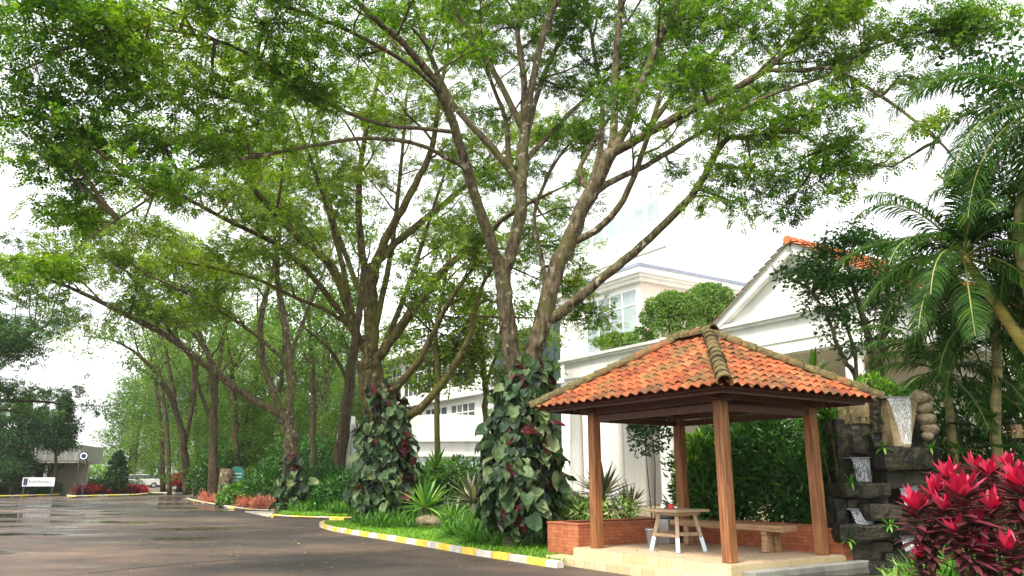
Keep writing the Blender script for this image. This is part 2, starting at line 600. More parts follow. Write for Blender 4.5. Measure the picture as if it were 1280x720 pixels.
def step_mat():
    m, nt, b = new_mat('step_stone_tiles')
    tc = nt.nodes.new('ShaderNodeTexCoord')
    sx = nt.nodes.new('ShaderNodeSeparateXYZ')
    nt.links.new(tc.outputs['Object'], sx.inputs[0])
    cx = nt.nodes.new('ShaderNodeCombineXYZ')
    nt.links.new(sx.outputs[1], cx.inputs[0])
    nt.links.new(sx.outputs[0], cx.inputs[1])
    br = nt.nodes.new('ShaderNodeTexBrick')
    br.offset = 0
    nt.links.new(cx.outputs[0], br.inputs['Vector'])
    br.inputs['Color1'].default_value = (.46, .36, .20, 1)
    br.inputs['Color2'].default_value = (.58, .48, .30, 1)
    br.inputs['Mortar'].default_value = (.24, .18, .10, 1)
    br.inputs['Scale'].default_value = 1
    br.inputs['Mortar Size'].default_value = .005
    br.inputs['Brick Width'].default_value = .30
    br.inputs['Row Height'].default_value = 4
    n = noise_node(nt, 22, 5)
    rr = ramp(nt, n.outputs[0], [(.3, (.7, .66, .6)), (.65, (1, 1, 1))])
    nt.links.new(mixc(nt, .7, br.outputs[0], rr.outputs[0], 'MULTIPLY'), b.inputs['Base Color'])
    b.inputs['Roughness'].default_value = .7
    bump(nt, b, n.outputs[0], .3, .005)
    return m


M['step'] = step_mat()


def road_mat():
    """damp asphalt: drying brown patches, darker wet ones, and glossy films of water"""
    m, nt, b = new_mat('damp_asphalt')
    tc = nt.nodes.new('ShaderNodeTexCoord')
    big = noise_node(nt, .16, 6, tc.outputs['Object'], (1, 1.3, 1), .62)
    mid = noise_node(nt, .9, 5, tc.outputs['Object'], (1, 1.2, 1))
    fine = noise_node(nt, 55, 3, tc.outputs['Object'])
    c = ramp(nt, big.outputs[0], [(.34, (.022, .017, .014)), (.46, (.043, .032, .025)), (.55, (.085, .058, .042)), (.68, (.15, .102, .074))])
    c2 = ramp(nt, mid.outputs[0], [(.3, (.72, .72, .72)), (.7, (1.15, 1.12, 1.1))])
    c3 = ramp(nt, fine.outputs[0], [(.32, (.45, .45, .45)), (.68, (1.45, 1.42, 1.4))])
    cc = mixc(nt, 1.0, c.outputs[0], c2.outputs[0], 'MULTIPLY')
    cc = mixc(nt, .7, cc, c3.outputs[0], 'MULTIPLY')
    vo = nt.nodes.new('ShaderNodeTexVoronoi')         # fine cracks
    vo.feature = 'DISTANCE_TO_EDGE'
    vo.inputs['Scale'].default_value = .32
    wn_ = noise_node(nt, 1.3, 4, tc.outputs['Object'])
    va = nt.nodes.new('ShaderNodeVectorMath')
    va.operation = 'SCALE'
    va.inputs['Scale'].default_value = 2.2
    nt.links.new(wn_.outputs['Color'], va.inputs[0])
    vb = nt.nodes.new('ShaderNodeVectorMath')
    vb.operation = 'ADD'
    nt.links.new(tc.outputs['Object'], vb.inputs[0])
    nt.links.new(va.outputs[0], vb.inputs[1])
    nt.links.new(vb.outputs[0], vo.inputs['Vector'])
    cr = ramp(nt, vo.outputs['Distance'], [(0, (.45, .42, .40)), (.012, (1, 1, 1))])
    cc = mixc(nt, .8, cc, cr.outputs[0], 'MULTIPLY')
    nt.links.new(cc, b.inputs['Base Color'])
    # water films: more of them towards the sunken western side of the road
    wet = noise_node(nt, .22, 5, tc.outputs['Object'], (.75, 1.7, 1), .55)
    sx = nt.nodes.new('ShaderNodeSeparateXYZ')
    nt.links.new(tc.outputs['Object'], sx.inputs[0])
    mr = nt.nodes.new('ShaderNodeMapRange')
    mr.inputs[1].default_value = -3
    mr.inputs[2].default_value = -15
    mr.inputs[3].default_value = -.10
    mr.inputs[4].default_value = .10
    nt.links.new(sx.outputs[0], mr.inputs[0])
    ad = nt.nodes.new('ShaderNodeMath')
    nt.links.new(wet.outputs[0], ad.inputs[0])
    nt.links.new(mr.outputs[0], ad.inputs[1])
    rr = ramp(nt, ad.outputs[0], [(.46, (.74, .74, .74)), (.58, (.54, .54, .54)), (.665, (.10, .10, .10))])
    nt.links.new(rr.outputs[0], b.inputs['Roughness'])
    hb = mixc(nt, rr.outputs[0], (.5, .5, .5), fine.outputs[0])
    bump(nt, b, hb, .35, .006)
    return m


M['road'] = road_mat()


def water_mat():
    m, nt, b = new_mat('falling_water')
    n = noise_node(nt, 3, 5, stretch=(22, 22, .5), rough=.6)
    f = ramp(nt, n.outputs[0], [(.38, (.10, .10, .10)), (.68, (.85, .85, .85))])
    b.inputs['Base Color'].default_value = (.60, .63, .66, 1)
    b.inputs['Roughness'].default_value = .25
    tr = nt.nodes.new('ShaderNodeBsdfTransparent')
    mx = nt.nodes.new('ShaderNodeMixShader')
    nt.links.new(f.outputs[0], mx.inputs[0])
    nt.links.new(tr.outputs[0], mx.inputs[1])
    nt.links.new(b.outputs[0], mx.inputs[2])
    nt.links.new(mx.outputs[0], nt.nodes['Material Output'].inputs['Surface'])
    return m


M['water'] = water_mat()
# ------------------------------------------------------------------ ground, roads, islands
def structure(o):
    o['kind'] = 'structure'
    return o


structure(MB().add([(-600, -200, 0), (600, -200, 0), (600, 900, 0), (-600, 900, 0)], [(0, 1, 2, 3)]).build('ground', M['lawn']))
structure(MB().add([(-70, -14, .004), (34, -14, .004), (34, 120, .004), (-70, 120, .004)], [(0, 1, 2, 3)]).build('road', M['road']))


def pxy(*uv):
    out = []
    for u, v in uv:
        g = G(u, v)
        out.append((g.x, g.y))
    return out


def smooth2(pts, n=4):
    """Catmull-Rom through 2-D or 3-D points"""
    pts = [Vector(p) for p in pts]
    out = []
    for i in range(len(pts) - 1):
        p0, p1, p2, p3 = pts[max(i - 1, 0)], pts[i], pts[i + 1], pts[min(i + 2, len(pts) - 1)]
        for k in range(n):
            t = k / n
            out.append(0.5 * ((2 * p1) + (p2 - p0) * t + (2 * p0 - 5 * p1 + 4 * p2 - p3) * t * t + (3 * p1 - p0 - 3 * p2 + p3) * t ** 3))
    out.append(pts[-1])
    return out


def kerb(line, mats, step=.62, w=.16, h=.13, closed=False, inward=1):
    """kerb stones along a line of ground points, painted in turn"""
    pts = [Vector((p[0], p[1])) for p in line]
    seg = []                                     # resample to stones
    acc, last = 0, pts[0]
    out = [pts[0]]
    for a, b in zip(pts, pts[1:]):
        L = (b - a).length
        d = (b - a) / max(L, 1e-9)
        t = step - acc
        while t <= L:
            out.append(a + d * t)
            t += step
        acc = L - (t - step)
    out.append(pts[-1])
    mb = MB()
    gap = .006
    nor = []
    for i in range(len(out)):
        t = (out[min(i + 1, len(out) - 1)] - out[max(i - 1, 0)]).normalized()
        nor.append(Vector((-t.y, t.x)) * inward)
    for i in range(len(out) - 1):
        a, b = out[i], out[i + 1]
        if (b - a).length < .05:
            continue
        na, nb = nor[i], nor[i + 1]
        d = (b - a).normalized() * gap
        a2, b2 = a + d, b - d
        hh = h + rnd(-.006, .006)
        c = .035
        prof = [(0, 0), (0, hh - c), (c, hh), (w, hh), (w, 0)]
        vs = [((a2 + na * x).x, (a2 + na * x).y, z) for x, z in prof] + [((b2 + nb * x).x, (b2 + nb * x).y, z) for x, z in prof]
        fs = [(k, k + 1, 6 + k, 5 + k) for k in range(4)] + [(0, 4, 3, 2, 1), (5, 6, 7, 8, 9)]
        if inward < 0:
            fs = [tuple(reversed(f)) for f in fs]
        mb.add(vs, fs, i % len(mats))
    return structure(mb.build('kerb', mats))


# island with the big trees and the pavilion (front kerb, round tip, back kerb along the drive)
k1 = pxy((705, 710), (640, 700), (600, 694), (560, 687), (520, 680), (480, 673.5), (445, 668), (420, 663.5), (408, 660), (405, 657.5), (409, 655.5))
k1s = [(p.x, p.y) for p in smooth2(k1, 4)]
_ph, _pc = R(34), (3.535, 14.85)


def _pw(x, y):
    return (_pc[0] + x * math.cos(_ph) - y * math.sin(_ph), _pc[1] + x * math.sin(_ph) + y * math.cos(_ph))


back1 = [(-5.6, 28.9), (-3.6, 29.8), (0, 30.7), (5, 30.2), (9, 27.5), (16, 18), (30, 14), (30, 4), (6.2, 8.2), (4.9, 9.6), _pw(-.9, -2.4), _pw(-1.7, -1.9), _pw(-1.7, 2.2)]
island1 = k1s + back1
kerb(list(reversed(k1s)), [M['kerb_yellow'], M['kerb_white']], .62, inward=-1)
kerb([k1s[-1]] + [(-5.6, 28.9), (-3.6, 29.8), (0, 30.7), (5, 30.2), (9, 27.5)], [M['kerb_yellow'], M['kerb_white']], .62, inward=-1)


def lawn(name, poly, z, mat):
    mb = MB()
    area = sum(poly[i][0] * poly[(i + 1) % len(poly)][1] - poly[(i + 1) % len(poly)][0] * poly[i][1] for i in range(len(poly)))
    if area < 0:
        poly = list(reversed(poly))
    mb.prism(poly, .006, z)
    return structure(mb.build(name, mat))


lawn('lawn', island1, .10, M['lawn'])

# second island: planted border with a pale kerb, then a dropped pale apron, then a yellow kerb
k2a = pxy((232, 624), (240, 627), (262, 631.5), (285, 635.5), (312, 639.5), (346, 640.6))
k2b = pxy((338, 646.5), (350, 648), (385, 649.5), (432, 650.8))
k2as = [(p.x, p.y) for p in smooth2(k2a, 4)]
k2bs = [(p.x, p.y) for p in smooth2(k2b, 4)] + [(-4.4, 32.2), (-1.5, 33.4), (2, 34.2)]
island2 = k2as + [k2b[0]] + k2bs + [(4, 48), (-4, 118), (-22, 118), (-27, 75)]
kerb(list(reversed(k2as)), [M['kerb_white'], M['path'], M['kerb_yellow'], M['path']], .9, inward=-1)
kerb(list(reversed(k2bs)), [M['kerb_yellow'], M['kerb_yellow'], M['kerb_white']], .7, inward=-1)
lawn('planting_bed', island2, .10, M['soil'])
structure(MB().prism(pxy((306, 640.4), (337, 646.4), (349, 641)), .005, .06).build('path', M['path']))

# far side of the road: verge with hedge and sign, the drive into the gate, the round bed, the car park verge
k3 = pxy((-140, 625.5), (0, 622.5), (40, 621.3), (74, 620))
k4 = pxy((83, 621.5), (90, 622.6), (130, 621.5), (170, 620.5), (186, 618.6))
k5 = pxy((186, 617.6), (215, 618), (244, 618.4))
for k, mt in ((k3, ['kerb_yellow', 'kerb_white']), (k4, ['kerb_yellow', 'kerb_white']), (k5, ['kerb_white', 'path'])):
    kerb(list(reversed(k)), [M[x] for x in mt], 1.1, .25, .2, inward=-1)
lawn('verge', list(k3) + [(k3[-1][0], 90), (-80, 92)], .12, M['lawn'])
lawn('verge', list(k4) + [(k4[-1][0] + .5, 88), (k4[0][0] - .5, 88)], .12, M['lawn'])
lawn('verge', list(k5) + [(k5[-1][0], 84), (k5[0][0] + .6, 84)], .12, M['lawn'])

# worn dashes across the mouth of the side road
mb = MB()
ga, gb = G(-40, 633.5), G(240, 627)
n = 26
for i in range(n):
    a, b = ga.lerp(gb, i / n), ga.lerp(gb, (i + .5) / n)
    d = (b - a).normalized()
    s = Vector((-d.y, d.x, 0)) * .11
    mb.add([(q.x, q.y, .008) for q in (a - s, b - s, b + s, a + s)], [(0, 1, 2, 3)])
structure(mb.build('road_marking', M['roadpaint']))
# tar seam
seam = [G(u, v) for u, v in ((60, 722), (150, 713), (215, 706), (270, 701.5), (330, 698), (400, 694.5), (470, 692))]
mb = MB()
sm = smooth2(seam, 8)
vs, fs = [], []
for i, p in enumerate(sm):
    t = (sm[min(i + 1, len(sm) - 1)] - sm[max(i - 1, 0)]).normalized()
    s = Vector((-t.y, t.x, 0)) * (.035 + .03 * random.random()) * (1 if 4 < i < len(sm) - 12 else .5)
    vs += [((p - s).x, (p - s).y, .007), ((p + s).x, (p + s).y, .007)]
for i in range(len(sm) - 1):
    fs.append((2 * i, 2 * i + 2, 2 * i + 3, 2 * i + 1))
structure(MB().add(vs, fs).build('road_marking', surf('tar', (.012, .011, .010), (.022, .02, .018), 3, .8, .2)))

# ------------------------------------------------------------------ pavilion
PHI = R(34)
PC = Vector((3.535, 14.85, 0))
pav = empty('pavilion', PC, PHI, 'open timber pavilion with a mossy orange tiled hip roof on four square posts', 'pavilion')


def PW(x, y, z=0):
    c, s = math.cos(PHI), math.sin(PHI)
    return Vector((PC.x + x * c - y * s, PC.y + x * s + y * c, z))


HX, HY, FZ, TOPZ = 1.195, 1.625, .30, 2.86
# platform and steps
mb = MB()
mb.box(-1.46, -1.86, .0, 1.52, 2.02, .285, 0)
mb.box(-1.44, -1.84, .285, 1.50, 2.0, .30, 1)
mb.build('platform', [M['step'], M['pebble']], pav)
MB().box(-1.86, -2.0, .0, -1.463, 2.38, .15).build('step', M['step'], pav, bevel=.01)
MB().box(-1.20, -2.10, .0, 1.85, -1.863, .21).build('coping', M['stone_grey'], pav, bevel=.02)
for i, (sx, sy) in enumerate(((-1, 1), (-1, -1), (1, -1), (1, 1))):
    mb = MB()
    w = .092
    mb.box(sx * HX - w, sy * HY - w, FZ + .002, sx * HX + w, sy * HY + w, TOPZ)
    p = mb.build('post', M['wood'], pav, bevel=.012)
# beams resting on the posts
bw = .06
for s in (-1, 1):
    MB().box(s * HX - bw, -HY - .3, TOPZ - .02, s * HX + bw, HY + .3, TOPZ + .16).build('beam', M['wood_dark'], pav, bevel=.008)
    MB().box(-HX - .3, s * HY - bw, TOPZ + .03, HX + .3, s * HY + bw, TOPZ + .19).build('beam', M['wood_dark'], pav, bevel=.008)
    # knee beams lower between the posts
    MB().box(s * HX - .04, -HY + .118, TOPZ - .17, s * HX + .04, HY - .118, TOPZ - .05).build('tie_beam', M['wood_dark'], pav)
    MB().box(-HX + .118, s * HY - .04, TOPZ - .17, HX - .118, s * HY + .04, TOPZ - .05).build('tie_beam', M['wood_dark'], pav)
EX, EY, EZ, RZ, RH = 2.03, 2.46, 2.99, 4.24, .43
SL = (RZ - EZ) / EX
# underside: boards and rafters
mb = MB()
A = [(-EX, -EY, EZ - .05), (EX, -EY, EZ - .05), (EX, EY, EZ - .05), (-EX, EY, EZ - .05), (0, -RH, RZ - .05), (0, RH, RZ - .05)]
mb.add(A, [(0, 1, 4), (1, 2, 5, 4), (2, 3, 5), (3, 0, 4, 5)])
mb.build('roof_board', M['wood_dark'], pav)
for s in (-1, 1):
    for i in range(9):
        y = -EY + .2 + i * (2 * EY - .4) / 8
        xi = EX - .2
        top = max(0.0, abs(y) - RH)
        if xi - top < .3:
            continue
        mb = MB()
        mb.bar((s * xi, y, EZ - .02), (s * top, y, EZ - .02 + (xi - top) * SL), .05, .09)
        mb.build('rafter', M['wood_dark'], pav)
    for i in range(7):
        x = -EX + .25 + i * (2 * EX - .5) / 6
        top = RH + abs(x) * 1.0
        if EY - .05 - top < .3:
            continue
        mb = MB()
        mb.bar((x, s * (EY - .2), EZ - .02), (x, s * top, EZ - .02 + (EY - .2 - top) * SL), .05, .09)
        mb.build('rafter', M['wood_dark'], pav)
for s in (-1, 1):
    MB().box(s * (EX - .17) - .016, -EY + .15, EZ - .10, s * (EX - .17) + .016, EY - .15, EZ + .03).build('fascia_board', M['wood_dark'], pav)
    MB().box(-EX + .19, s * (EY - .17) - .016, EZ - .103, EX - .19, s * (EY - .17) + .016, EZ + .027).build('fascia_board', M['wood_dark'], pav)


def tile_face(o, ux, up, half, top_half, length, n_rows, tw=.235):
    """one roof slope of wavy overlapping tiles; o = middle of the eave, ux along it, up = slope direction, both unit"""
    nor = ux.cross(up).normalized()
    V, F = [], []
    rh = length / n_rows
    for j in range(n_rows):
        y0, y1 = j * rh - .03, (j + 1) * rh + .04
        n = int(2 * half / tw) + 3
        for i in range(n):
            jx = rnd(-.006, .006)
            x0 = -n * tw / 2 + i * tw + jx
            w_at = lambda y: half + (top_half - half) * min(max(y / length, 0), 1)
            if x0 + tw < -w_at(y0) or x0 > w_at(y0):
                continue
            if max(x0, -w_at(y1)) >= min(x0 + tw, w_at(y1)) - .01 and max(x0, -w_at(y0)) >= min(x0 + tw, w_at(y0)) - .03:
                continue
            base = len(V)
            k = 8
            lift, tilt = rnd(-.004, .008), rnd(-.012, .012)
            for y, zz in ((y0, .045), (y1, .012)):
                for q in range(k + 1):
                    x = x0 + (tw + .012) * q / k
                    wv = .030 * math.sin(2 * math.pi * (q / k) - .4)
                    lim = w_at(y)
                    xc = min(max(x, -lim), lim)
                    p = o + ux * xc + up * y + nor * (zz + wv + lift + tilt * (q / k - .5))
                    V.append(p)
            for q in range(k + 1):                  # front lip
                V.append(V[base + q] - nor * .016)
            for q in range(k):
                F.append((base + q, base + q + 1, base + k + 2 + q, base + k + 1 + q))
                F.append((base + 2 * k + 2 + q, base + 2 * k + 3 + q, base + q + 1, base + q))
    return V, F


def face(o, ux, up, half, top_half, length, rows):
    V, F = tile_face(Vector(o), Vector(ux).normalized(), Vector(up).normalized(), half, top_half, length, rows)
    mb = MB()
    mb.add(V, F)
    return mb.build('roof', M['tile'], pav, smooth=False)


slope_len = math.hypot(EX, RZ - EZ)
face((-EX, 0, EZ), (0, -1, 0), (EX, 0, RZ - EZ), EY, RH, slope_len, 10)
face((EX, 0, EZ), (0, 1, 0), (-EX, 0, RZ - EZ), EY, RH, slope_len, 10)
face((0, -EY, EZ), (1, 0, 0), (0, EX, RZ - EZ), EX, 0, slope_len, 10)
face((0, EY, EZ), (-1, 0, 0), (0, -EX, RZ - EZ), EX, 0, slope_len, 10)


def cap_run(p, q, n, r=.115, name='ridge_cap', mat='tile_ridge'):
    """overlapping half-round ridge tiles from the low end p to the high end q"""
    p, q = Vector(p), Vector(q)
    d = (q - p)
    L = d.length
    d.normalize()
    s = d.cross(Vector((0, 0, 1))).normalized()
    up = s.cross(d)
    mb = MB()
    for i in range(n):
        a, b = p + d * (L * i / n - .02), p + d * (L * (i + 1) / n + .05)
        ra, rb = r * rnd(1.06, 1.2), r * rnd(.82, .92)
        k = 10
        vs = []
        off = s * rnd(-.012, .012)
        for c, rr in ((a, ra), (b, rb)):
            for j in range(k + 1):
                t = math.pi * (j / k) * 1.16 - .08 * math.pi
                vs.append(c + off + s * (math.cos(t) * rr) + up * (math.sin(t) * rr * .95))
        for j in range(k + 1):
            vs.append(vs[j] * .82 + (a + off) * .18)
        fs = [(j, j + 1, k + 2 + j, k + 1 + j) for j in range(k)] + [(2 * k + 2 + j, 2 * k + 3 + j, j + 1, j) for j in range(k)]
        mb.add(vs, fs)
    return mb.build(name, M[mat], pav, smooth=False)


for sx in (-1, 1):
    for sy in (-1, 1):
        cap_run((sx * (EX + .05), sy * (EY + .05), EZ + .03), (0, sy * RH, RZ + .06), 11)
cap_run((0, -RH - .12, RZ + .085), (0, RH + .12, RZ + .085), 4, .13)
# a pale end tile on the near hip
# ------------------------------------------------------------------ under the pavilion
pl1 = empty('brick_planter', PW(.3, 2.3, 0), PHI, 'low red brick planter with rosette plants along the back left of the pavilion', 'planter')


def planter(root, x0, y0, x1, y1, h):
    t = .12
    mb = MB()
    mb.box(x0, y0, .0, x1, y0 + t, h)
    mb.box(x0, y1 - t, .0, x1, y1, h)
    mb.box(x0, y0 + t, .0, x0 + t, y1 - t, h)
    mb.box(x1 - t, y0 + t, .0, x1, y1 - t, h)
    mb.build('wall', M['brick'], root)
    cp = MB()
    cp.box(x0 - .015, y0 - .015, h, x1 + .015, y0 + t + .01, h + .035)
    cp.box(x0 - .015, y1 - t - .01, h, x1 + .015, y1 + .015, h + .035)
    cp.box(x0 - .015, y0 + t + .01, h, x0 + t + .01, y1 - t - .01, h + .035)
    cp.box(x1 - t - .01, y0 + t + .01, h, x1 + .015, y1 - t - .01, h + .035)
    cp.build('coping', M['brick'], root, bevel=.008)
    MB().box(x0 + t, y0 + t, .05, x1 - t, y1 - t, h - .05).build('soil', M['soil'], root)


planter(pl1, -1.62, -.27, 2.1, .75, .70)
pl2 = empty('brick_planter', PW(1.85, 0, 0), PHI, 'low red brick planter with dark bushes behind the wooden bench', 'planter')
planter(pl2, -.32, -1.80, .5, 1.9, .70)

bench = empty('bench', PW(.86, .12, FZ), PHI, 'long heavy wooden bench in front of the brick planter', 'bench')
MB().box(-.23, -1.36, .37, .23, 1.36, .48).build('seat', M['wood_bench'], bench, bevel=.015)
for y in (-.95, .95):
    for s in (-1, 1):
        mb = MB()
        mb.bar((s * .15, y, .002), (s * .11, y, .30), .12, .16)
        mb.build('leg', M['wood_bench'], bench, bevel=.01)
    MB().box(-.21, y - .06, .30, .21, y + .06, .369).build('crossbar', M['wood_bench'], bench, bevel=.006)

table = empty('table', PW(-.37, .30, FZ), PHI, 'small square wooden table whose splayed legs are painted pale blue below', 'table')
mb = MB()
for i in range(6):
    y0 = -.43 + i * .1435
    mb.box(-.43, y0 + .002, .70, .43, y0 + .1415, .745)
mb.build('tabletop', M['wood_table'], table, bevel=.006)
MB().box(-.30, -.30, .64, .30, .30, .698).build('apron', M['wood_table'], table)
for sx in (-1, 1):
    for sy in (-1, 1):
        a, b = Vector((sx * .35, sy * .34, .002)), Vector((sx * .22, sy * .22, .70))
        c = a.lerp(b, .36)
        lg = MB()
        lg.bar(c, b, .07, .07)
        L_ = lg.build('leg', M['wood_table'], table, bevel=.006)
        MB().bar(a, c, .072, .072).build('painted_foot', M['paleblue'], L_, bevel=.006)
for s in (-1, 1):
    MB().bar((s * .29, -.25, .29), (s * .29, .25, .29), .04, .05).build('stretcher', M['wood_table'], table)
    MB().bar((-.25, s * .28, .315), (.25, s * .28, .315), .04, .05).build('stretcher', M['wood_table'], table)
tin = empty('tin', PW(-.30, .50, FZ + .747), 0, 'small round red tin on the wooden table', 'tin')
MB().lathe([(.058, 0), (.06, .004), (.06, .07)], n=18).build('body', M['red_paint'], tin, smooth=False)
MB().lathe([(.063, .0705), (.063, .083), (.055, .088)], n=18).build('lid', M['red_paint'], tin)

g = G(816, 682, FZ)
bucket = empty('bucket', (g.x, g.y, FZ), 0, 'small silver metal bucket on the floor by the brick planter', 'bucket')
mb = MB()
mb.lathe([(.095, .002), (.10, .01), (.135, .30), (.142, .305), (.142, .325), (.128, .325), (.125, .30), (.09, .02)], n=20)
mb.build('body', M['chrome'], bucket, smooth=True)
hb = MB()
hb.tube([(.14 * math.cos(a), 0, .31 + .0 - .12 * math.sin(a) * .9) for a in [math.pi * i / 8 for i in range(9)]], .005, 5)
hb.build('handle', M['metal_grey'], bucket)
g = G(829, 679, FZ) + Vector((.12, .05, 0))
bn = empty('bin', (g.x, g.y, FZ), PHI, 'grey box bin with a black domed lid behind the wooden table', 'bin')
MB().box(-.16, -.16, .002, .16, .16, .48).build('body', M['metal_grey'], bn, bevel=.012)
MB().lathe([(.17, .482), (.17, .52), (.15, .57), (.10, .615), (.03, .63)], n=16).build('lid', M['plastic_black'], bn, smooth=True)

# ------------------------------------------------------------------ water feature
wf = empty('water_feature', (7.0, 14.9, 0), 0, 'dark stacked stone waterfall fountain with white falls on two sides', 'fountain')
wl = -Vector((7.0, 14.9, 0))


def rockbox(u0, v0, u1, v1, Y, depth, mat, name='stone_block', seed=0, amp=.035):
    """a rough hewn block: subdivided box with lumpy faces"""
    from mathutils import noise as ns
    a, b = P(u0, v1, Y), P(u1, v0, Y)
    import bmesh
    bm = bmesh.new()
    bmesh.ops.create_cube(bm, size=1)
    bmesh.ops.subdivide_edges(bm, edges=bm.edges[:], cuts=5, use_grid_fill=True)
    sx, sz = (b.x - a.x), (b.z - a.z)
    cx, cz = (a.x + b.x) / 2, (a.z + b.z) / 2
    for v in bm.verts:
        q = Vector((v.co.x * sx, v.co.y * depth, v.co.z * sz))
        k = abs(v.co.x * 2) ** 8 + abs(v.co.z * 2) ** 8 + abs(v.co.y * 2) ** 8
        q *= 1 - .035 * max(0, k - 1)
        s = q * 2.2 + Vector((seed * 3.1, seed * 1.7, seed))
        q += Vector((ns.noise(s), ns.noise(s + Vector((9, 0, 0))), ns.noise(s + Vector((0, 9, 0))))) * amp * 1.6
        s *= 3
        q += Vector((ns.noise(s), ns.noise(s + Vector((9, 0, 0))), ns.noise(s + Vector((0, 9, 0))))) * amp * .6
        v.co = q + Vector((cx, Y + depth / 2, cz))
    me = bpy.data.meshes.new(name)
    bm.to_mesh(me)
    bm.free()
    me.materials.append(M[mat])
    o = bpy.data.objects.new(name, me)
    COL.objects.link(o)
    o.parent = wf
    o.location = wl
    return o


sd = 0
for u0, v0, u1, v1, Y, dp, mt in (
        (1064, 496, 1099, 530, 14.85, .5, 'rock_tan'), (1067, 529, 1097, 568, 14.87, .5, 'rock_face'), (1056, 604, 1114, 622, 14.35, .9, 'rock_dark'),
        (1060, 621, 1111, 637, 14.65, .7, 'rock_face'), (1050, 657, 1118, 677, 14.05, 1.1, 'rock_dark'),
        (1058, 676, 1113, 705, 14.35, .9, 'rock_face'), (1046, 702, 1122, 740, 14.1, 1.0, 'rock_dark'),
        (1106, 558, 1168, 587, 14.25, .9, 'rock_dark'), (1110, 586, 1160, 609, 14.6, .7, 'rock_face'),
        (1088, 630, 1128, 651, 14.2, .7, 'rock_dark'), (1114, 649, 1160, 666, 14.3, .8, 'rock_dark'),
        (1112, 690, 1166, 735, 14.2, .9, 'rock_dark'), (1092, 494, 1107, 520, 14.7, .35, 'rock_dark'),
        (1094, 519, 1108, 541, 14.68, .35, 'rock_dark'), (1093, 540, 1109, 562, 14.7, .35, 'rock_dark'),
        (1108, 652, 1122, 676, 14.5, .4, 'rock_face'), (1150, 606, 1168, 650, 14.6, .5, 'rock_dark'),
        (1155, 650, 1172, 692, 14.6, .5, 'rock_dark'), (1046, 622, 1060, 657, 14.6, .5, 'rock_dark')):
    sd += 1
    rockbox(u0, v0, u1, v1, Y, dp, mt, seed=sd, amp=.03)
rockbox(1062, 520, 1172, 740, 15.1, .6, 'rock_dark', 'back_wall', 40, .03)
# flared trough with water sliding down it
tq = [P(1107, 497, 14.5), P(1148, 497, 14.5), P(1138, 559, 14.25), P(1118, 559, 14.25)]
back = Vector((0, .5, 0))
mb = MB()
mb.add([q - wf.location for q in tq] + [q + back - wf.location for q in tq], [(3, 2, 1, 0), (4, 5, 6, 7), (0, 1, 5, 4), (1, 2, 6, 5), (2, 3, 7, 6), (3, 0, 4, 7)])
mb.build('trough', M['rock_tan'], wf)


def fall(u0, v0, u1, v1, u2, u3, Y, sag=.12):
    """a thin sheet of water from a lip (u0..u1, v0) down to (u3..u2, v1)"""
    n, k = 8, 12
    vs = []
    for i in range(n + 1):
        t = i / n
        for j in range(k + 1):
            s = j / k
            a = P(u0 + (u1 - u0) * s, v0, Y)
            b = P(u3 + (u2 - u3) * s, v1, Y)
            p = a.lerp(b, t)
            p.y = Y - sag * math.sqrt(t) + .012 * math.sin(j * 2.1 + i * .4)
            vs.append(p - wf.location)
    fs = [(i * (k + 1) + j, i * (k + 1) + j + 1, (i + 1) * (k + 1) + j + 1, (i + 1) * (k + 1) + j) for i in range(n) for j in range(k)]
    return MB().add(vs, fs).build('water_fall', M['water'], wf, smooth=True)


fall(1108, 497, 1137, 556, 1131, 1120, 14.44, .25)
fall(1064, 573, 1086, 602, 1085, 1067, 14.8, .15)
fall(1061, 637, 1088, 657, 1086, 1065, 14.6, .22)
fall(1122, 608, 1146, 632, 1144, 1125, 14.65, .2)
fall(1122, 667, 1157, 691, 1155, 1126, 14.5, .2)
for u0, u1, v, Y in ((1105, 1140, 495.5, 14.42), (1062, 1088, 571.5, 14.77), (1059, 1090, 635.5, 14.57), (1120, 1148, 606.5, 14.62), (1119, 1160, 665.3, 14.47)):
    a, b = P(u0, v + 1.6, Y) - wf.location, P(u1, v, Y) - wf.location
    MB().box(a.x, a.y, a.z, b.x, a.y + .3, b.z).build('lip', M['stone_grey'], wf, bevel=.006)
pond = MB().prism([(p.x, p.y) for p in (PW(-.6, -2.12), PW(1.5, -3.2), Vector((8.4, 12.6, 0)), Vector((8.2, 14.9, 0)), PW(1.9, -1.5), PW(1.88, -2.12))], .02, .112)
structure(pond.build('pond', M['pond']))
for i, (u, v, r, lab) in enumerate(((1150, 496, .15, 'flattened pale boulder at the top of the pile beside the waterfall'), (1156, 509, .13, 'small tan boulder second from the top beside the waterfall'),
                               (1157.5, 523, .15, 'large round beige boulder in the middle of the pile beside the waterfall'), (1162, 536, .12, 'light grey boulder low in the pile beside the waterfall'), (1159, 546, .11, 'lowest small grey boulder of the pile beside the waterfall'))):
    from mathutils import noise as ns
    import bmesh
    bm = bmesh.new()
    bmesh.ops.create_icosphere(bm, subdivisions=3, radius=r)
    for q in bm.verts:
        q.co *= 1 + .42 * ns.noise(q.co * 5.5 + Vector((i * 7, 0, 0))) + .12 * ns.noise(q.co * 16)
        q.co.x *= 1.2 - .08 * (i % 3)
        q.co.z *= .86 + .07 * (i % 2)
    me = bpy.data.meshes.new('boulder')
    bm.to_mesh(me)
    bm.free()
    me.materials.append(M['boulder'])
    me.polygons.foreach_set('use_smooth', [True] * len(me.polygons))
    o = bpy.data.objects.new('boulder', me)
    COL.objects.link(o)
    o.location = P(u, v, 14.5)
    tag(o, lab, 'boulder', 'boulders piled beside the waterfall')
g = G(535, 662)
bm = bmesh.new()
bmesh.ops.create_icosphere(bm, subdivisions=3, radius=.42)
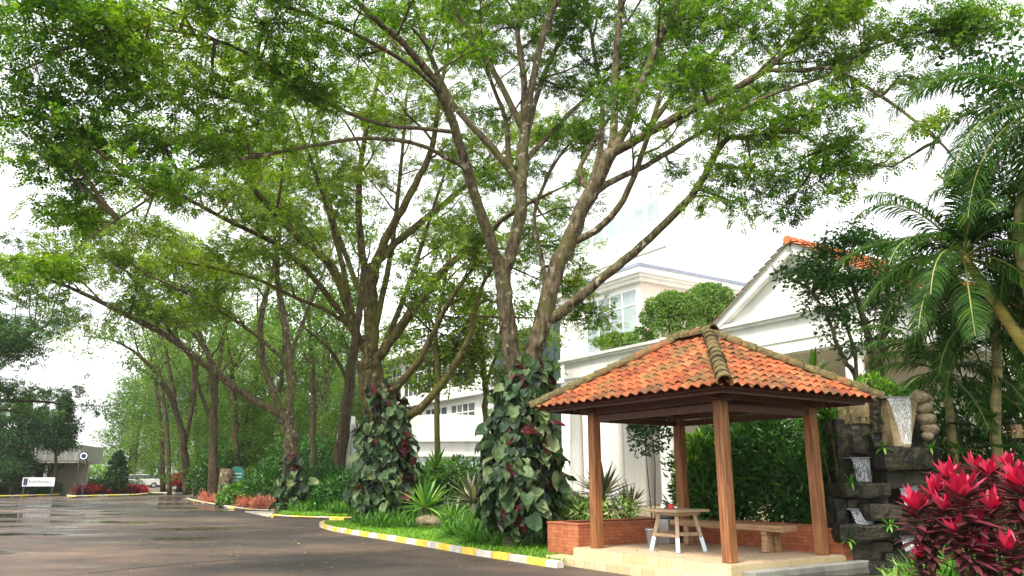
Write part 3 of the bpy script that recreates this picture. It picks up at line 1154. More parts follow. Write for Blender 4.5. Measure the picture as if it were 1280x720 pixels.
for q in bm.verts:
    q.co *= 1 + .3 * ns.noise(q.co * 2.2 + Vector((3, 0, 0)))
    q.co.z *= .6
me = bpy.data.meshes.new('rock')
bm.to_mesh(me)
bm.free()
me.materials.append(M['boulder'])
o = bpy.data.objects.new('rock', me)
COL.objects.link(o)
o.location = (g.x, g.y, .22)
tag(o, 'beige rock lying on the lawn under the spiky green yucca', 'rock')

# ------------------------------------------------------------------ white building with the gabled porch
BPHI = math.atan2(-.84, .54)
BO = Vector((6.5, 34.0, 0))
bld = empty('white_building', BO, BPHI, 'long white building with a gabled columned porch, tall windows and a dark glass front', 'building')


def bbox(name, mat, x0, y0, z0, x1, y1, z1, parent=None, bevel=0):
    return MB().box(x0, y0, z0, x1, y1, z1).build(name, M[mat], parent or bld, bevel=bevel)


# porch entablature, cornice, roof slab
bbox('fascia', 'white', -7, 0, 6.1, 11, .5, 7.35)
bbox('cornice', 'white', -7.12, -.14, 7.35, 11.12, .6, 7.47)
bbox('cornice', 'white', -7.2, -.24, 7.47, 11.2, .7, 7.6)
bbox('moulding', 'white', -7.04, -.05, 6.55, 11.04, .0, 6.63)
bbox('moulding', 'white', -7.06, -.07, 6.1, 11.06, -.002, 6.2)
bbox('fascia', 'white', 10.5, .502, 6.1, 11, 13, 7.35)
bbox('fascia', 'white', -7, .502, 6.1, -6.5, 5.9, 7.35)
bbox('ceiling', 'cream', -6.5, .5, 6.35, 10.5, 13, 6.6)
bbox('roof_slab', 'white', -6.5, .72, 7.0, 11, 13, 7.3)
bbox('platform', 'stone_tan', -7.2, -.3, .0, 11.2, 6, .28)
for x in (-6.5, -3.4, 0, 3.1, 6.2, 9.3):
    mb = MB()
    mb.lathe([(.42, .28), (.42, .5), (.37, .56), (.345, .7), (.335, 3.2), (.31, 5.6), (.33, 5.66), (.40, 5.8), (.42, 5.86), (.42, 6.098)], (x, .35, 0), 20)
    mb.build('column', M['white'], bld, smooth=False)
# back wall of the porch with dark glass doors
bbox('wall', 'cream', -7, 6.0, .0, 26, 6.4, 7.3)
for x0, x1, z0, z1 in ((-6.3, -4.2, .3, 3.3), (-2.6, -.6, .3, 3.3), (1.2, 3.4, .3, 3.2), (5.2, 7.0, .3, 3.2)):
    fr = bbox('window', 'white', x0 - .12, 5.9, z0, x1 + .12, 5.998, z1 + .14)
    bbox('pane', 'glass', x0, 5.86, z0 + .05, x1, 5.898, z1, fr)
    for k in (1, 2):
        xx = x0 + (x1 - x0) * k / 3
        bbox('mullion', 'white', xx - .03, 5.83, z0 + .05, xx + .03, 5.859, z1, fr)
bbox('wall', 'white', -6.9, 3.2, .3, -4.6, 3.5, 6.34)
bbox('door', 'wood', 3.9, 5.88, .3, 4.7, 5.998, 2.6)
# gable over the porch
gx, gz, gw, ov = 7.6, 9.95, 3.75, .35
mb = MB()
mb.add([(gx - gw, .06, 7.6), (gx + gw, .06, 7.6), (gx, .06, gz - .12), (gx - gw, .4, 7.6), (gx + gw, .4, 7.6), (gx, .4, gz - .12)], [(0, 1, 2), (5, 4, 3), (0, 3, 4, 1), (1, 4, 5, 2), (2, 5, 3, 0)])
mb.build('pediment', M['white'], bld)
for s in (-1, 1):
    mb = MB()
    mb.bar((gx + s * (gw + .30), -.12, 7.52), (gx, -.12, gz + .02), .30, .34)
    mb.build('raking_cornice', M['white'], bld)
    # tiled slope
    lo, hi = Vector((gx + s * (gw + .45), 0, 7.56)), Vector((gx, 0, gz + .28))
    up = (hi - lo)
    V, F = [], []
    mb = MB()
    n = 14
    k = 46
    for i in range(n):
        a, b = lo.lerp(hi, i / n), lo.lerp(hi, (i + 1.15) / n)
        for j in range(k):
            y0 = -.42 + j * .32
            z0, z1 = .05, .0
            vs = []
            for c, zz in ((a, .07), (b, .0)):
                for q in range(5):
                    vs.append((c.x, y0 + .33 * q / 4, c.z + zz + .045 * math.sin(math.pi * q / 4)))
            mb.add(vs, [(q, q + 1, 6 + q, 5 + q) if s > 0 else (5 + q, 6 + q, q + 1, q) for q in range(4)])
    mb.build('roof', M['tile_far'], bld)
    mb = MB()
    mb.add([(lo.x, -.4, lo.z - .02), (lo.x, 14, lo.z - .02), (hi.x, 14, hi.z - .02), (hi.x, -.4, hi.z - .02)], [(0, 1, 2, 3)])
    mb.build('roof_board', M['cream'], bld)
mb = MB()
for j in range(36):
    mb.tube([(gx, -.45 + j * .4, gz + .30), (gx, -.45 + (j + 1.1) * .4, gz + .28)], [.17, .14], 8)
mb.build('ridge_cap', M['tile_far'], bld)
bbox('wall', 'white', 10.55, 13.0, 0, 11, 30, 7.5)
# hipped wing to the right of the gable, its own tiled roof
bbox('wall', 'white', 11.0, 6.4, 0, 26, 16, 7.4)
mb = MB()
mb.add([(10.6, 5.7, 7.4), (26.5, 5.7, 7.4), (26.5, 17, 7.4), (10.6, 17, 7.4), (15, 11.2, 10.4), (23, 11.2, 10.4)], [(0, 1, 5, 4), (1, 2, 5), (2, 3, 4, 5), (3, 0, 4)])
mb.build('roof', M['tile_far'], bld)
# three storey block behind
bbox('wall', 'white', -15.3, 5.9, .0, -7.36, 20, 12.75)
bbox('wall', 'pink', -7.358, 5.92, 7.2, -7.33, 19.9, 12.7)
for z0, z1, e in ((12.75, 12.95, .35), (12.95, 13.1, .55), (13.1, 13.42, .75)):
    bbox('cornice', 'white', -15.3 - e, 5.9 - e, z0, -7.36 + e, 20, z1)
bbox('roof_edge', 'greyblue', -16.1, 5.1, 13.42, -6.56, 20, 13.62)


def window(x0, x1, z0, z1, nx, nz, y=5.9, pane='glass_pale', parent=None, top=.28):
    fr = bbox('window', 'white', x0 - .1, y - .05, z0 - .1, x1 + .1, y - .002, z1 + .1)
    bbox('pane', pane, x0, y - .08, z0, x1, y - .052, z1, fr)
    for k in range(1, nx):
        xx = x0 + (x1 - x0) * k / nx
        bbox('mullion', 'white', xx - .045, y - .115, z0, xx + .045, y - .082, z1, fr)
    for k in range(1, nz):
        zz = z0 + (z1 - z0) * (1 - top if nz == 2 else k / nz)
        bbox('transom', 'white', x0, y - .118, zz - .04, x1, y - .084, zz + .04, fr)
    return fr


window(-12.3, -7.75, 9.2, 12.35, 4, 2)
bbox('sill', 'white', -12.6, 5.62, 8.9, -7.5, 5.898, 9.08)
bbox('ledge', 'white', -15.3, 5.6, 7.6, -7.36, 5.898, 7.9)
# dark glass front further along, then the far white wing with bands of windows
bbox('glass_front', 'glass_dark', -24, 6.1, .0, -15.302, 19, 12.0)
for k in range(1, 9):
    bbox('mullion', 'glass_dark', -15.3 - k * .97 - .02, 6.06, .0, -15.3 - k * .97 + .02, 6.098, 12.0)
bbox('wall', 'white', -44, 5.6, .0, -24.002, 20, 12.2)
bbox('cornice', 'white', -44.4, 4.6, 12.2, -23.6, 20, 12.7)
bbox('ledge', 'white', -44, 5.0, 7.7, -24, 5.598, 8.4)
bbox('ledge', 'white', -44, 5.0, 3.9, -24, 5.598, 4.6)
for x in (-43, -38.5, -34, -29.5):
    window(x, x + 3.6, 8.7, 11.4, 4, 2, 5.6, 'glass')
    window(x, x + 3.6, 5.0, 7.2, 4, 2, 5.6, 'glass')
# tall tower far behind
tw = empty('tower', (22.5, 101, 0), BPHI, 'tall pale tower block rising behind the white building', 'building')
MB().box(-26, 0, 0, -2, 24, 42.5).build('wall', M['tower_white'], tw)
for k in range(7):
    f = MB().box(-24 + k * 3.1, -.08, 37.4, -21.4 + k * 3.1, -.01, 40.6).build('window', M['tower_white'], tw)
    MB().box(-23.85 + k * 3.1, -.14, 37.55, -21.55 + k * 3.1, -.082, 40.45).build('pane', M['glass_pale'], f)
MB().box(-26.3, -.3, 33, -1.7, -.002, 33.8).build('ledge', M['cream'], tw)

# low white pavilion wing with a bowed roof line, seen between the two big trunks
lw = empty('white_annexe', (-4.4, 43, 0), R(-8), 'low white annexe with a bowed roof and a pale ribbed screen', 'building')
mb = MB()
k = 18
prof = []
for i in range(k + 1):
    t = i / k
    prof.append((-4.6 + 10.6 * t, 4.2 + .85 * math.sin(math.pi * (.12 + .8 * t))))
poly = [(-4.6, 0)] + [(6.0, 0)] + list(reversed(prof))
vs = [(x, 0, z) for x, z in poly] + [(x, 6, z) for x, z in poly]
n = len(poly)
fs = [tuple(range(n)), tuple(reversed(range(n, 2 * n)))] + [(i, n + i, n + (i + 1) % n, (i + 1) % n) for i in range(n)]
mb.add(vs, fs)
mb.build('wall', M['white'], lw)
MB().box(-4.3, -.35, 3.55, 6.2, -.002, 3.75).build('ledge', M['white'], lw)
MB().box(-4.3, -.22, 2.75, 6.2, -.002, 2.9).build('ledge', M['white'], lw)
mb = MB()
for i in range(56):
    x = -3.9 + i * .18
    mb.box(x, -.07, .6, x + .12, -.01, 2.6)
mb.build('screen', M['paleblue'], lw)
mb = MB()
mb.add([(-6.0, -.2, 0), (-4.72, -.2, 0), (-4.62, -.2, 5.0), (-5.2, -.2, 5.0), (-6.0, .5, 0), (-4.72, .5, 0), (-4.62, .5, 5.0), (-5.2, .5, 5.0)],
       [(0, 1, 2, 3), (7, 6, 5, 4), (0, 4, 5, 1), (1, 5, 6, 2), (2, 6, 7, 3), (3, 7, 4, 0)])
mb.build('buttress', M['white'], lw)

# ------------------------------------------------------------------ gatehouse and far side
gh = empty('gatehouse', (-45, 78, 0), R(14), 'low flat roofed gatehouse with a deep grey fascia and brown walls', 'building')


def gbox(name, mat, *a):
    return MB().box(*a).build(name, M[mat], gh)


gbox('wall', 'wall_brown', -16, 1.2, 0, -3.2, 7, 3.2)
gbox('wall', 'cream', -1.85, 3.5, 0, 1.9, 4, 3.09)
gbox('roof', 'concrete', -17, -.6, 3.2, -2.0, 8, 4.75)
gbox('roof', 'metal_grey', -1.995, -.65, 3.3, 2.1, 8, 4.85)
gbox('soffit', 'cream', -1.9, -.6, 3.1, 2.0, 7.8, 3.298)
for x in (-1.9, -1.0, -.1, .8, 1.7):
    gbox('seam', 'white', x, -.69, 3.3, x + .05, -.652, 4.85)
gbox('pillar', 'white', -2.9, -.3, 0, -1.9, .5, 3.09)
gbox('pillar', 'cream', -5.0, -.4, 0, -4.6, 0, 3.19)
gbox('pillar', 'cream', -8.0, -.4, 0, -7.6, 0, 3.19)
f = gbox('window', 'cream', -7.2, 1.1, .9, -3.6, 1.198, 2.8)
MB().box(-7.0, 1.05, 1.0, -3.8, 1.098, 2.7).build('pane', M['glass'], f)

g = G(101, 618.5)
g = P(101, 598, 71.5)
es = empty('emblem_sign', (g.x, g.y, .1), R(24), 'round white and navy emblem sign on two dark poles by the gatehouse', 'sign')
kpx = g.y / 960
for s in (-1, 1):
    MB().tube([(s * .28, 0, 0), (s * .28, 0, P(101, 574, 71.5).z - .1)], .06, 8).build('pole', M['plastic_black'], es)
zc = P(101, 570, 71.5).z - .1
R_ = .98


def disc(r, y, th, mat, name):
    r *= R_
    mb = MB()
    mb.lathe([(r, 0), (r, th)], n=28)
    mb.v = [(x, y - z, zc + yy) for x, yy, z in mb.v]
    return mb.build(name, M[mat], es)
disc(.40, 0, .08, 'navy', 'disc')
disc(.31, -.082, .012, 'sign_white', 'ring')
disc(.20, -.096, .012, 'navy', 'emblem')
g = P(49, 598, 70.5)
ws = empty('name_board', (g.x, g.y, .1), R(20), 'white name board with a navy square and dark lettering before the junipers', 'sign')
MB().box(-1.25, -.05, .82, 1.25, .05, 1.58).build('panel', M['sign_white'], ws)
MB().box(-1.17, -.062, .90, -.85, -.052, 1.50).build('emblem', M['navy'], ws)
mb = MB()
x = -.74
random.seed(3)
while x < 1.05:
    w = rnd(.07, .12)
    hgt = random.choice((.17, .17, .24))
    mb.box(x, -.062, 1.13, x + .034, -.052, 1.13 + hgt)
    mb.box(x + .036, -.062, 1.13, x + w, -.052, 1.165)
    if random.random() < .7:
        mb.box(x + .036, -.062, 1.27, x + w, -.052, 1.30)
    x += w + .03
mb.build('lettering', M['navy'], ws)
for s in (-1, 1):
    MB().box(s * 1.1 - .05, -.04, 0, s * 1.1 + .05, .04, .799).build('post', M['plastic_black'], ws)
# small white notice on a post
g = G(203, 612)
nt_ = empty('notice', (g.x, g.y, .1), R(15), 'small plain white notice plate on a thin post in the car park hedge', 'sign')
MB().tube([(0, 0, 0), (0, 0, 1.3)], .03, 6).build('post', M['metal_grey'], nt_)
MB().box(-.42, -.05, 1.0, .42, -.032, 2.15).build('plate', M['sign_white'], nt_)
# teal arched sign by the fourth tree
g = G(285, 634)
ts = empty('garden_sign', (g.x, g.y + 1, .1), R(22), 'teal garden sign with an arched top beside a cut tree stump', 'sign')
mb = MB()
pr = [(-.42, .85), (.42, .85)] + [(.42 * math.cos(a), 1.75 + .45 * math.sin(a)) for a in [math.pi * i / 12 for i in range(13)]]
n = len(pr)
mb.add([(x, -.04, z) for x, z in pr] + [(x, .04, z) for x, z in pr], [tuple(range(n)), tuple(reversed(range(n, 2 * n)))] + [(i, n + i, n + (i + 1) % n, (i + 1) % n) for i in range(n)])
mb.build('panel', M['teal_sign'], ts)
mb = MB()
for z, a, b in ((1.75, -.22, .22), (1.55, -.28, .26), (1.38, -.2, .22), (1.15, -.24, .2)):
    x = a
    while x < b:
        w = rnd(.03, .06)
        mb.box(x, -.049, z, x + w, -.042, z + .055)
        x += w + .02
mb.build('lettering', M['sign_white'], ts)
for s in (-1, 1):
    MB().box(s * .3 - .04, -.03, 0, s * .3 + .04, .03, .849).build('post', M['metal_grey'], ts)
g = G(275, 634)
mb = MB()
mb.tube([(0, 0, -.05), (.02, 0, .5), (0, .02, 1.2), (.03, .02, 2.05)], [.50, .40, .37, .38], 14, rough=.06)
o = mb.build('stump', M['bark'], smooth=True, loc=(g.x, g.y + .5, .1))
tag(o, 'tall cut off brown tree stump beside the teal garden sign', 'stump')


# parked cars
def car(loc, rz, paint, label):
    r = empty('parked_car', loc, rz, label, 'car', 'cars parked in the far car park')
    L, W = 4.3, 1.72
    prof = [(-2.12, .35), (-2.15, .62), (-2.05, .88), (-1.25, .98), (-.62, 1.42), (.75, 1.46), (1.45, 1.08), (2.02, .98), (2.14, .62), (2.1, .35)]
    body = [(-2.12, .32), (-2.15, .62), (-2.05, .88), (-1.22, .97), (1.5, 1.02), (2.04, .96), (2.14, .62), (2.1, .32)]
    def ext(pr, hw, top_in=0):
        n = len(pr)
        zmin, zmax = min(z for _, z in pr), max(z for _, z in pr)
        vs = []
        for s in (-1, 1):
            for x, z in pr:
                vs.append((x, s * (hw - top_in * (z - zmin) / (zmax - zmin)), z))
        fs = [tuple(range(n)), tuple(reversed(range(n, 2 * n)))] + [((i + 1) % n, i, n + i, n + (i + 1) % n) for i in range(n)]
        return MB().add(vs, fs)
    ext(body, W / 2, .03).build('body', M[paint], r, bevel=.05)
    ext([(-1.15, .975), (-.6, 1.40), (.75, 1.44), (1.42, 1.025)], W / 2 - .06, .14).build('window', M['glass'], r)
    ext([(-.62, 1.41), (-.5, 1.455), (.66, 1.49), (.8, 1.45)], W / 2 - .16, .05).build('roof', M[paint], r)
    for x in (-1.3, 1.32):
        for s in (-1, 1):
            mb = MB()
            mb.lathe([(.20, 0), (.31, .01), (.32, .05), (.32, .16), (.31, .2), (.2, .2)], n=18)
            mb.v = [(x + a, s * (W / 2 - .08) + s * (c - .1), .32 + b) for a, b, c in mb.v]
            wh = mb.build('wheel', M['rubber'], r)
            rim = MB().lathe([(.19, 0), (.19, .012), (.06, .03)], n=14)
            rim.v = [(x + a, s * (W / 2 + .022 + c), .32 + b) for a, b, c in rim.v]
            rim.build('rim', M['chrome'], wh)
    for s in (-1, 1):
        MB().box(-2.165, s * .62 - .17, .66, -2.09, s * .62 + .17, .80).build('headlight', M['chrome'], r)
        MB().box(2.08, s * .66 - .12, .70, 2.15, s * .66 + .12, .88).build('tail_light', M['red_paint'], r)
    return r


structure(MB().box(P(128, 598, 86).x, 84.5, .008, P(240, 598, 86).x, 104, .55).build('car_park', M['concrete']))
for u, dY, rz, paint, lab in ((156, 88, 40, 'car_white', 'white car half hidden behind the red flower bed'), (176, 87, 30, 'car_white', 'silver white car with its windscreen towards the red flower bed'),
                              (196, 93, 60, 'car_dark', 'dark car parked behind the small white notice')):
    p = P(u, 598, dY)
    car((p.x, dY, .552), R(rz), paint, lab)
# ------------------------------------------------------------------ trees
random.seed(11)
RNG = np.random.default_rng(11)


def rvec(s=1.0):
    return Vector((random.gauss(0, s), random.gauss(0, s), random.gauss(0, s)))


def spray_leaves(C, N, rad, K, L, W, flat=.28, droop=.25, curl=.5):
    """K leaves round every spray centre, in a disc square to N"""
    n = len(C)
    C = np.asarray(C)
    N = nrm(np.asarray(N))
    h = nrm(np.cross(N, np.array([[.31, .95, .02]])))
    k = np.cross(N, h)
    a = RNG.uniform(0, 2 * np.pi, (n, K))
    r = np.sqrt(RNG.uniform(0.02, 1, (n, K))) * np.asarray(rad)[:, None]
    out = h[:, None, :] * np.cos(a)[..., None] + k[:, None, :] * np.sin(a)[..., None]
    z = RNG.normal(0, flat, (n, K)) * np.asarray(rad)[:, None] - droop * r * r / np.asarray(rad)[:, None]
    pos = C[:, None, :] + out * r[..., None] + N[:, None, :] * z[..., None]
    D = out + RNG.normal(0, .55, (n, K, 3)) - np.array([0, 0, .25])
    NN = N[:, None, :] + RNG.normal(0, curl, (n, K, 3))
    m = n * K
    sc = RNG.uniform(.65, 1.25, m)
    return pos.reshape(m, 3), D.reshape(m, 3), NN.reshape(m, 3), sc * L, sc * W


def poly_pts(limb, n=5, wob=.04, k=1.0):
    """(u, v, Y, r) list -> smooth wobbly 3-D points and radii"""
    ps = [P(u, v, Y) for u, v, Y, r in limb]
    rs = [r * k for u, v, Y, r in limb]
    return smooth_pts(ps, rs, n, wob)


def smooth_pts(ps, rs, n=5, wob=.04):
    pts = smooth2(ps, n)
    rad = []
    for i in range(len(rs) - 1):
        for k in range(n):
            rad.append(rs[i] + (rs[i + 1] - rs[i]) * k / n)
    rad.append(rs[-1])
    out = []
    for i, p in enumerate(pts):
        out.append(p + (rvec(wob * min(1, rad[i] * 5)) if 0 < i < len(pts) - 1 else Vector()))
    return out, rad


def walk(p, d, L, nseg, wob, lift):
    pts = [Vector(p)]
    d = d.normalized()
    for i in range(nseg):
        d = (d + rvec(wob) + Vector((0, 0, lift))).normalized()
        pts.append(pts[-1] + d * (L / nseg))
    return pts


class Tree:
    def __init__(self):
        self.wood = MB()
        self.C, self.N, self.Rd = [], [], []

    def spray(self, p, r, n=None):
        self.C.append(tuple(p))
        nn = (Vector((0, 0, 1)) + rvec(.28)) if n is None else n
        self.N.append(tuple(nn))
        self.Rd.append(r)

    def twig(self, p, d, L, r, sr, subs=4, lift=.02):
        """a secondary branch with side twigs that carry leaf sprays"""
        pts = walk(p, d, L, 6, .11, lift)
        self.wood.tube(pts, [r * (1 - .8 * i / 6) for i in range(7)], 5, cap=False)
        for k in range(subs):
            t = .30 + .70 * (k + rnd(0, .8)) / subs
            i = min(int(t * 6), 5)
            q = pts[i].lerp(pts[i + 1], t * 6 - i)
            dd = (pts[i + 1] - pts[i]).normalized()
            side = dd.cross(Vector((0, 0, 1)))
            side = side.normalized() if side.length > .1 else Vector((1, 0, 0))
            d2 = dd * .6 + side * random.choice((-1, 1)) * rnd(.5, 1.1) + Vector((0, 0, rnd(-.15, .35)))
            l2 = L * rnd(.25, .5)
            tp = walk(q, d2, l2, 4, .2, 0)
            self.wood.tube(tp, [r * .4, r * .32, r * .25, r * .18, r * .1], 4, cap=False)
            self.spray(tp[-1], sr * rnd(.9, 1.5))
            if random.random() < .6:
                self.spray(tp[2] + rvec(sr * .4), sr * rnd(.6, 1.1))
        self.spray(pts[-1], sr * rnd(.9, 1.3))
        self.spray(pts[-2], sr * rnd(.7, 1.1))

    def limb(self, pts, rad, start=.45, gap=.8, L=(1.4, 3.0), sr=.42, subs=4, up=.35, n=10, lift=.02):
        self.wood.tube(pts, rad, n, rough=.035, cap=True)
        if start >= 1:
            return
        lens = [0]
        for a, b in zip(pts, pts[1:]):
            lens.append(lens[-1] + (b - a).length)
        T = lens[-1]
        s = T * start
        side = random.choice((-1, 1))
        while s < T:
            i = max(j for j in range(len(lens)) if lens[j] <= s)
            i = min(i, len(pts) - 2)
            t = (s - lens[i]) / max(lens[i + 1] - lens[i], 1e-6)
            q = pts[i].lerp(pts[i + 1], t)
            dd = (pts[i + 1] - pts[i]).normalized()
            hs = dd.cross(Vector((0, 0, 1)))
            hs = hs.normalized() if hs.length > .15 else Vector((rnd(-1, 1), rnd(-1, 1), 0)).normalized()
            ang = rnd(0, 2 * math.pi)
            hor = Vector((math.cos(ang), math.sin(ang), 0))
            d = dd * rnd(.2, .7) + hs * side * rnd(.4, 1.0) + hor * .35 + Vector((0, 0, up * rnd(0, 1.4)))
            side = -side
            r = max(.018, min(.07, (rad[i] if i < len(rad) else .05) * .5))
            self.twig(q, d, rnd(*L), r, sr, subs, lift)
            s += gap * rnd(.7, 1.3)
        self.twig(pts[-1], (pts[-1] - pts[-2]), L[0], max(.014, rad[-1] * .8), sr, subs, lift)

    def pad(self, c, rx, rz, n, sr, frm=None, ry=None):
        """a loose flattened mass of sprays, hung on a twig from the nearest wood point"""
        c = Vector(c)
        if frm is not None:
            pts = walk(frm, c - frm, (c - frm).length, 5, .08, 0)
            pts[-1] = c
            self.wood.tube(pts, [.045, .04, .034, .028, .022, .015], 5, cap=False)
        for i in range(max(3, int(n * 1.45))):
            q = c + Vector((random.gauss(0, .5) * rx, random.gauss(0, .5) * (ry or rx), random.gauss(0, .5) * rz))
            self.spray(q, sr * rnd(.8, 1.5))
            if i % 2 == 0:
                m = c.lerp(q, .5) + Vector((0, 0, -.08))
                self.wood.tube([c, m, q], [.016, .012, .007], 4, cap=False)

    def nearest(self, c, pts_list):
        best = None
        for pts in pts_list:
            for p in pts:
                d = (p - c).length + max(0, p.z - c.z) * .5
                if best is None or d < best[0]:
                    best = (d, p)
        return best[1]

    def finish(self, name, base, label, cat='tree', group=None, bark='bark', leaf='leaf_rain', K=26, LL=.13, LW=.065, flat=.28, droop=.25, curl=.5, tmpl=DIAMOND):
        root = empty(name, base, 0, label, cat, group)
        self.wood.build('trunk', M[bark], root, smooth=True, loc=-Vector(base))
        a = spray_leaves(self.C, self.N, self.Rd, K, LL, LW, flat, droop, curl)
        V, F = scatter(*tmpl, *a)
        o = mesh_np('crown', V, F, M[leaf], root)
        o.location = -Vector(base)
        return root


# ---- the front rain tree beside the pavilion
t1 = Tree()
base1 = G(646, 688)
base1.z = .08
trunk = [(648, 696, 18.55, .50), (650, 640, 18.5, .44), (652, 560, 18.5, .40), (653, 500, 18.5, .38), (652, 470, 18.5, .37)]
t1.limb(*poly_pts(trunk, 5), start=1, n=14)
LIMBS1 = [
    # left leader and what it carries
    ([(650, 480, 18.45, .27), (641, 450, 18.4, .25), (631, 378, 18.2, .23), (628, 339, 18.1, .22)], 1, {}),
    ([(628, 345, 18.1, .17), (612, 300, 17.8, .155), (587, 222, 17.2, .14), (567, 155, 16.6, .125), (545, 108, 16.0, .11), (510, 60, 15.2, .09), (470, 25, 14.4, .075), (420, -25, 13.4, .05)], .62, {}),
    ([(628, 345, 18.1, .19), (648, 283, 18.1, .18), (653, 211, 18.2, .165), (656, 155, 18.3, .15)], 1, {}),
    ([(653, 232, 18.2, .12), (614, 183, 18.0, .11), (585, 152, 17.9, .10), (560, 120, 17.8, .085), (535, 60, 17.4, .07), (515, 0, 17.0, .055), (500, -60, 16.6, .04)], .5, {}),
    ([(653, 160, 18.3, .11), (625, 104, 18.4, .095), (600, 60, 18.4, .08), (570, 15, 18.3, .06), (540, -40, 18, .04)], .45, {}),
    ([(655, 160, 18.3, .12), (655, 96, 18.6, .10), (647, 42, 18.9, .085), (650, 0, 19.1, .07), (640, -70, 19.4, .05)], .4, {}),
    ([(656, 155, 18.3, .12), (674, 62, 18.2, .10), (696, 0, 18, .085), (715, -80, 17.8, .06)], .45, {}),
    ([(654, 205, 18.2, .085), (690, 165, 19.0, .075), (717, 137, 19.6, .068), (758, 100, 20.4, .06), (800, 67, 21, .05), (850, 25, 21.6, .04)], .5, {}),
    ([(586, 212, 17.2, 0.061), (555, 196, 16.6, 0.058), (525, 181, 16, 0.054), (475, 173, 15.2, 0.051), (425, 176, 14.5, 0.046), (340, 192, 13.6, 0.041), (240, 212, 12.8, 0.034), (190, 246, 12.3, 0.027), (110, 298, 11.8, 0.017)], .58, dict(L=(.8, 1.7), sr=.27, gap=.8)),
    ([(570, 165, 16.7, 0.058), (520, 160, 16.0, 0.054), (475, 155, 15.3, 0.050), (400, 125, 14.2, 0.045), (320, 72, 13, 0.037), (250, 45, 12.2, 0.032), (150, 32, 11.4, 0.022)], .4, dict(L=(1.1, 2.3))),
    ([(548, 112, 16.0, 0.060), (510, 80, 14.8, 0.054), (440, 40, 13.4, 0.048), (360, 8, 12.4, 0.040), (280, -30, 11.6, 0.032)], .4, dict(L=(1.0, 2.2))),
    # right leader
    ([(652, 478, 18.5, .28), (664, 455, 18.5, .265), (687, 367, 18.4, .25), (712, 297, 18.3, .235), (738, 242, 18.2, .22), (764, 190, 18.1, .20)], 1, {}),
    ([(764, 192, 18.1, .13), (768, 146, 18.2, .12), (769, 83, 18.3, .105), (776, 0, 18.4, .09), (782, -80, 18.5, .06)], .55, {}),
    ([(766, 188, 18.1, .14), (783, 158, 18, .13), (802, 104, 17.7, .12), (825, 50, 17.4, .105), (847, 0, 17.1, .09), (880, -70, 16.6, .06)], .5, {}),
    ([(764, 192, 18.1, .15), (796, 175, 17.7, .135), (833, 154, 17.3, .125), (871, 133, 16.9, .115), (917, 112, 16.4, .10), (958, 86, 16, .085), (1010, 42, 15.4, .07), (1080, 0, 14.8, .05), (1150, -40, 14.3, .035)], .34, dict(L=(1.2, 2.4))),
    ([(725, 268, 18.3, .12), (745, 240, 18.8, .11), (775, 221, 19.3, .10), (808, 207, 19.8, .09), (833, 191, 20.2, .08), (868, 170, 20.8, .065), (900, 150, 21.2, .05)], .5, {}),
    ([(712, 305, 18.4, .11), (746, 287, 18.0, .10), (779, 250, 17.7, .09), (804, 187, 17.3, .075), (822, 130, 17, .06)], .55, {}),
    ([(740, 240, 18.3, .09), (724, 218, 18.8, .08), (735, 190, 19.2, .07), (760, 150, 19.6, .06), (800, 110, 20.2, .045)], .45, {}),
    ([(687, 400, 18.4, .16), (712, 382, 18.2, .15), (745, 354, 18, .14), (791, 316, 17.7, .125), (833, 277, 17.4, .11), (872, 235, 17, .10), (904, 178, 16.6, .085), (935, 172, 16.3, .06), (985, 163, 16, .045), (1030, 185, 15.8, .03)], .66, dict(L=(.8, 1.7), sr=.27)),
    ([(958, 88, 16, .06), (1000, 88, 15.7, .055), (1040, 86, 15.4, .05), (1090, 113, 15, .045), (1132, 142, 14.7, .038), (1173, 176, 14.4, .03), (1200, 208, 14.2, .02)], .72, dict(L=(.4, .8), sr=.26, gap=.8, subs=2)),
    ([(683, 372, 18.5, .085), (676, 320, 19.2, .075), (668, 268, 19.9, .065), (690, 210, 20.6, .05), (720, 170, 21.2, .035)], .45, dict(L=(1, 2))),
    ([(654, 190, 18.3, .10), (668, 130, 18.9, .09), (690, 70, 19.6, .075), (722, 10, 20.2, .06), (740, -50, 20.6, .04)], .35, {}),
    ([(652, 250, 18.1, .10), (636, 200, 18.7, .09), (632, 150, 19.3, .075), (610, 90, 19.9, .06), (590, 20, 20.5, .04)], .4, {}),
    ([(735, 245, 18.2, .11), (750, 190, 18.9, .10), (752, 120, 19.6, .08), (740, 50, 20.2, .06), (730, -20, 20.6, .04)], .45, {}),
    ([(800, 172, 17.7, .09), (850, 110, 17.9, .075), (900, 60, 18.1, .06), (940, 0, 18.3, .04)], .35, {}),
    ([(905, 150, 16.6, .05), (960, 120, 16, .045), (1030, 95, 15.6, .04), (1090, 60, 15, .03), (1160, 40, 14.5, .02)], .2, dict(L=(.9, 1.8))),
]
pl = []
for lm, st, kw in LIMBS1:
    pts, rad = poly_pts(lm, 4, .02, .87)
    pl.append(pts)
    k = dict(gap=.70, L=(1.3, 2.8), sr=.30, subs=6)
    k.update(kw)
    t1.limb(pts, rad, start=st, **k)
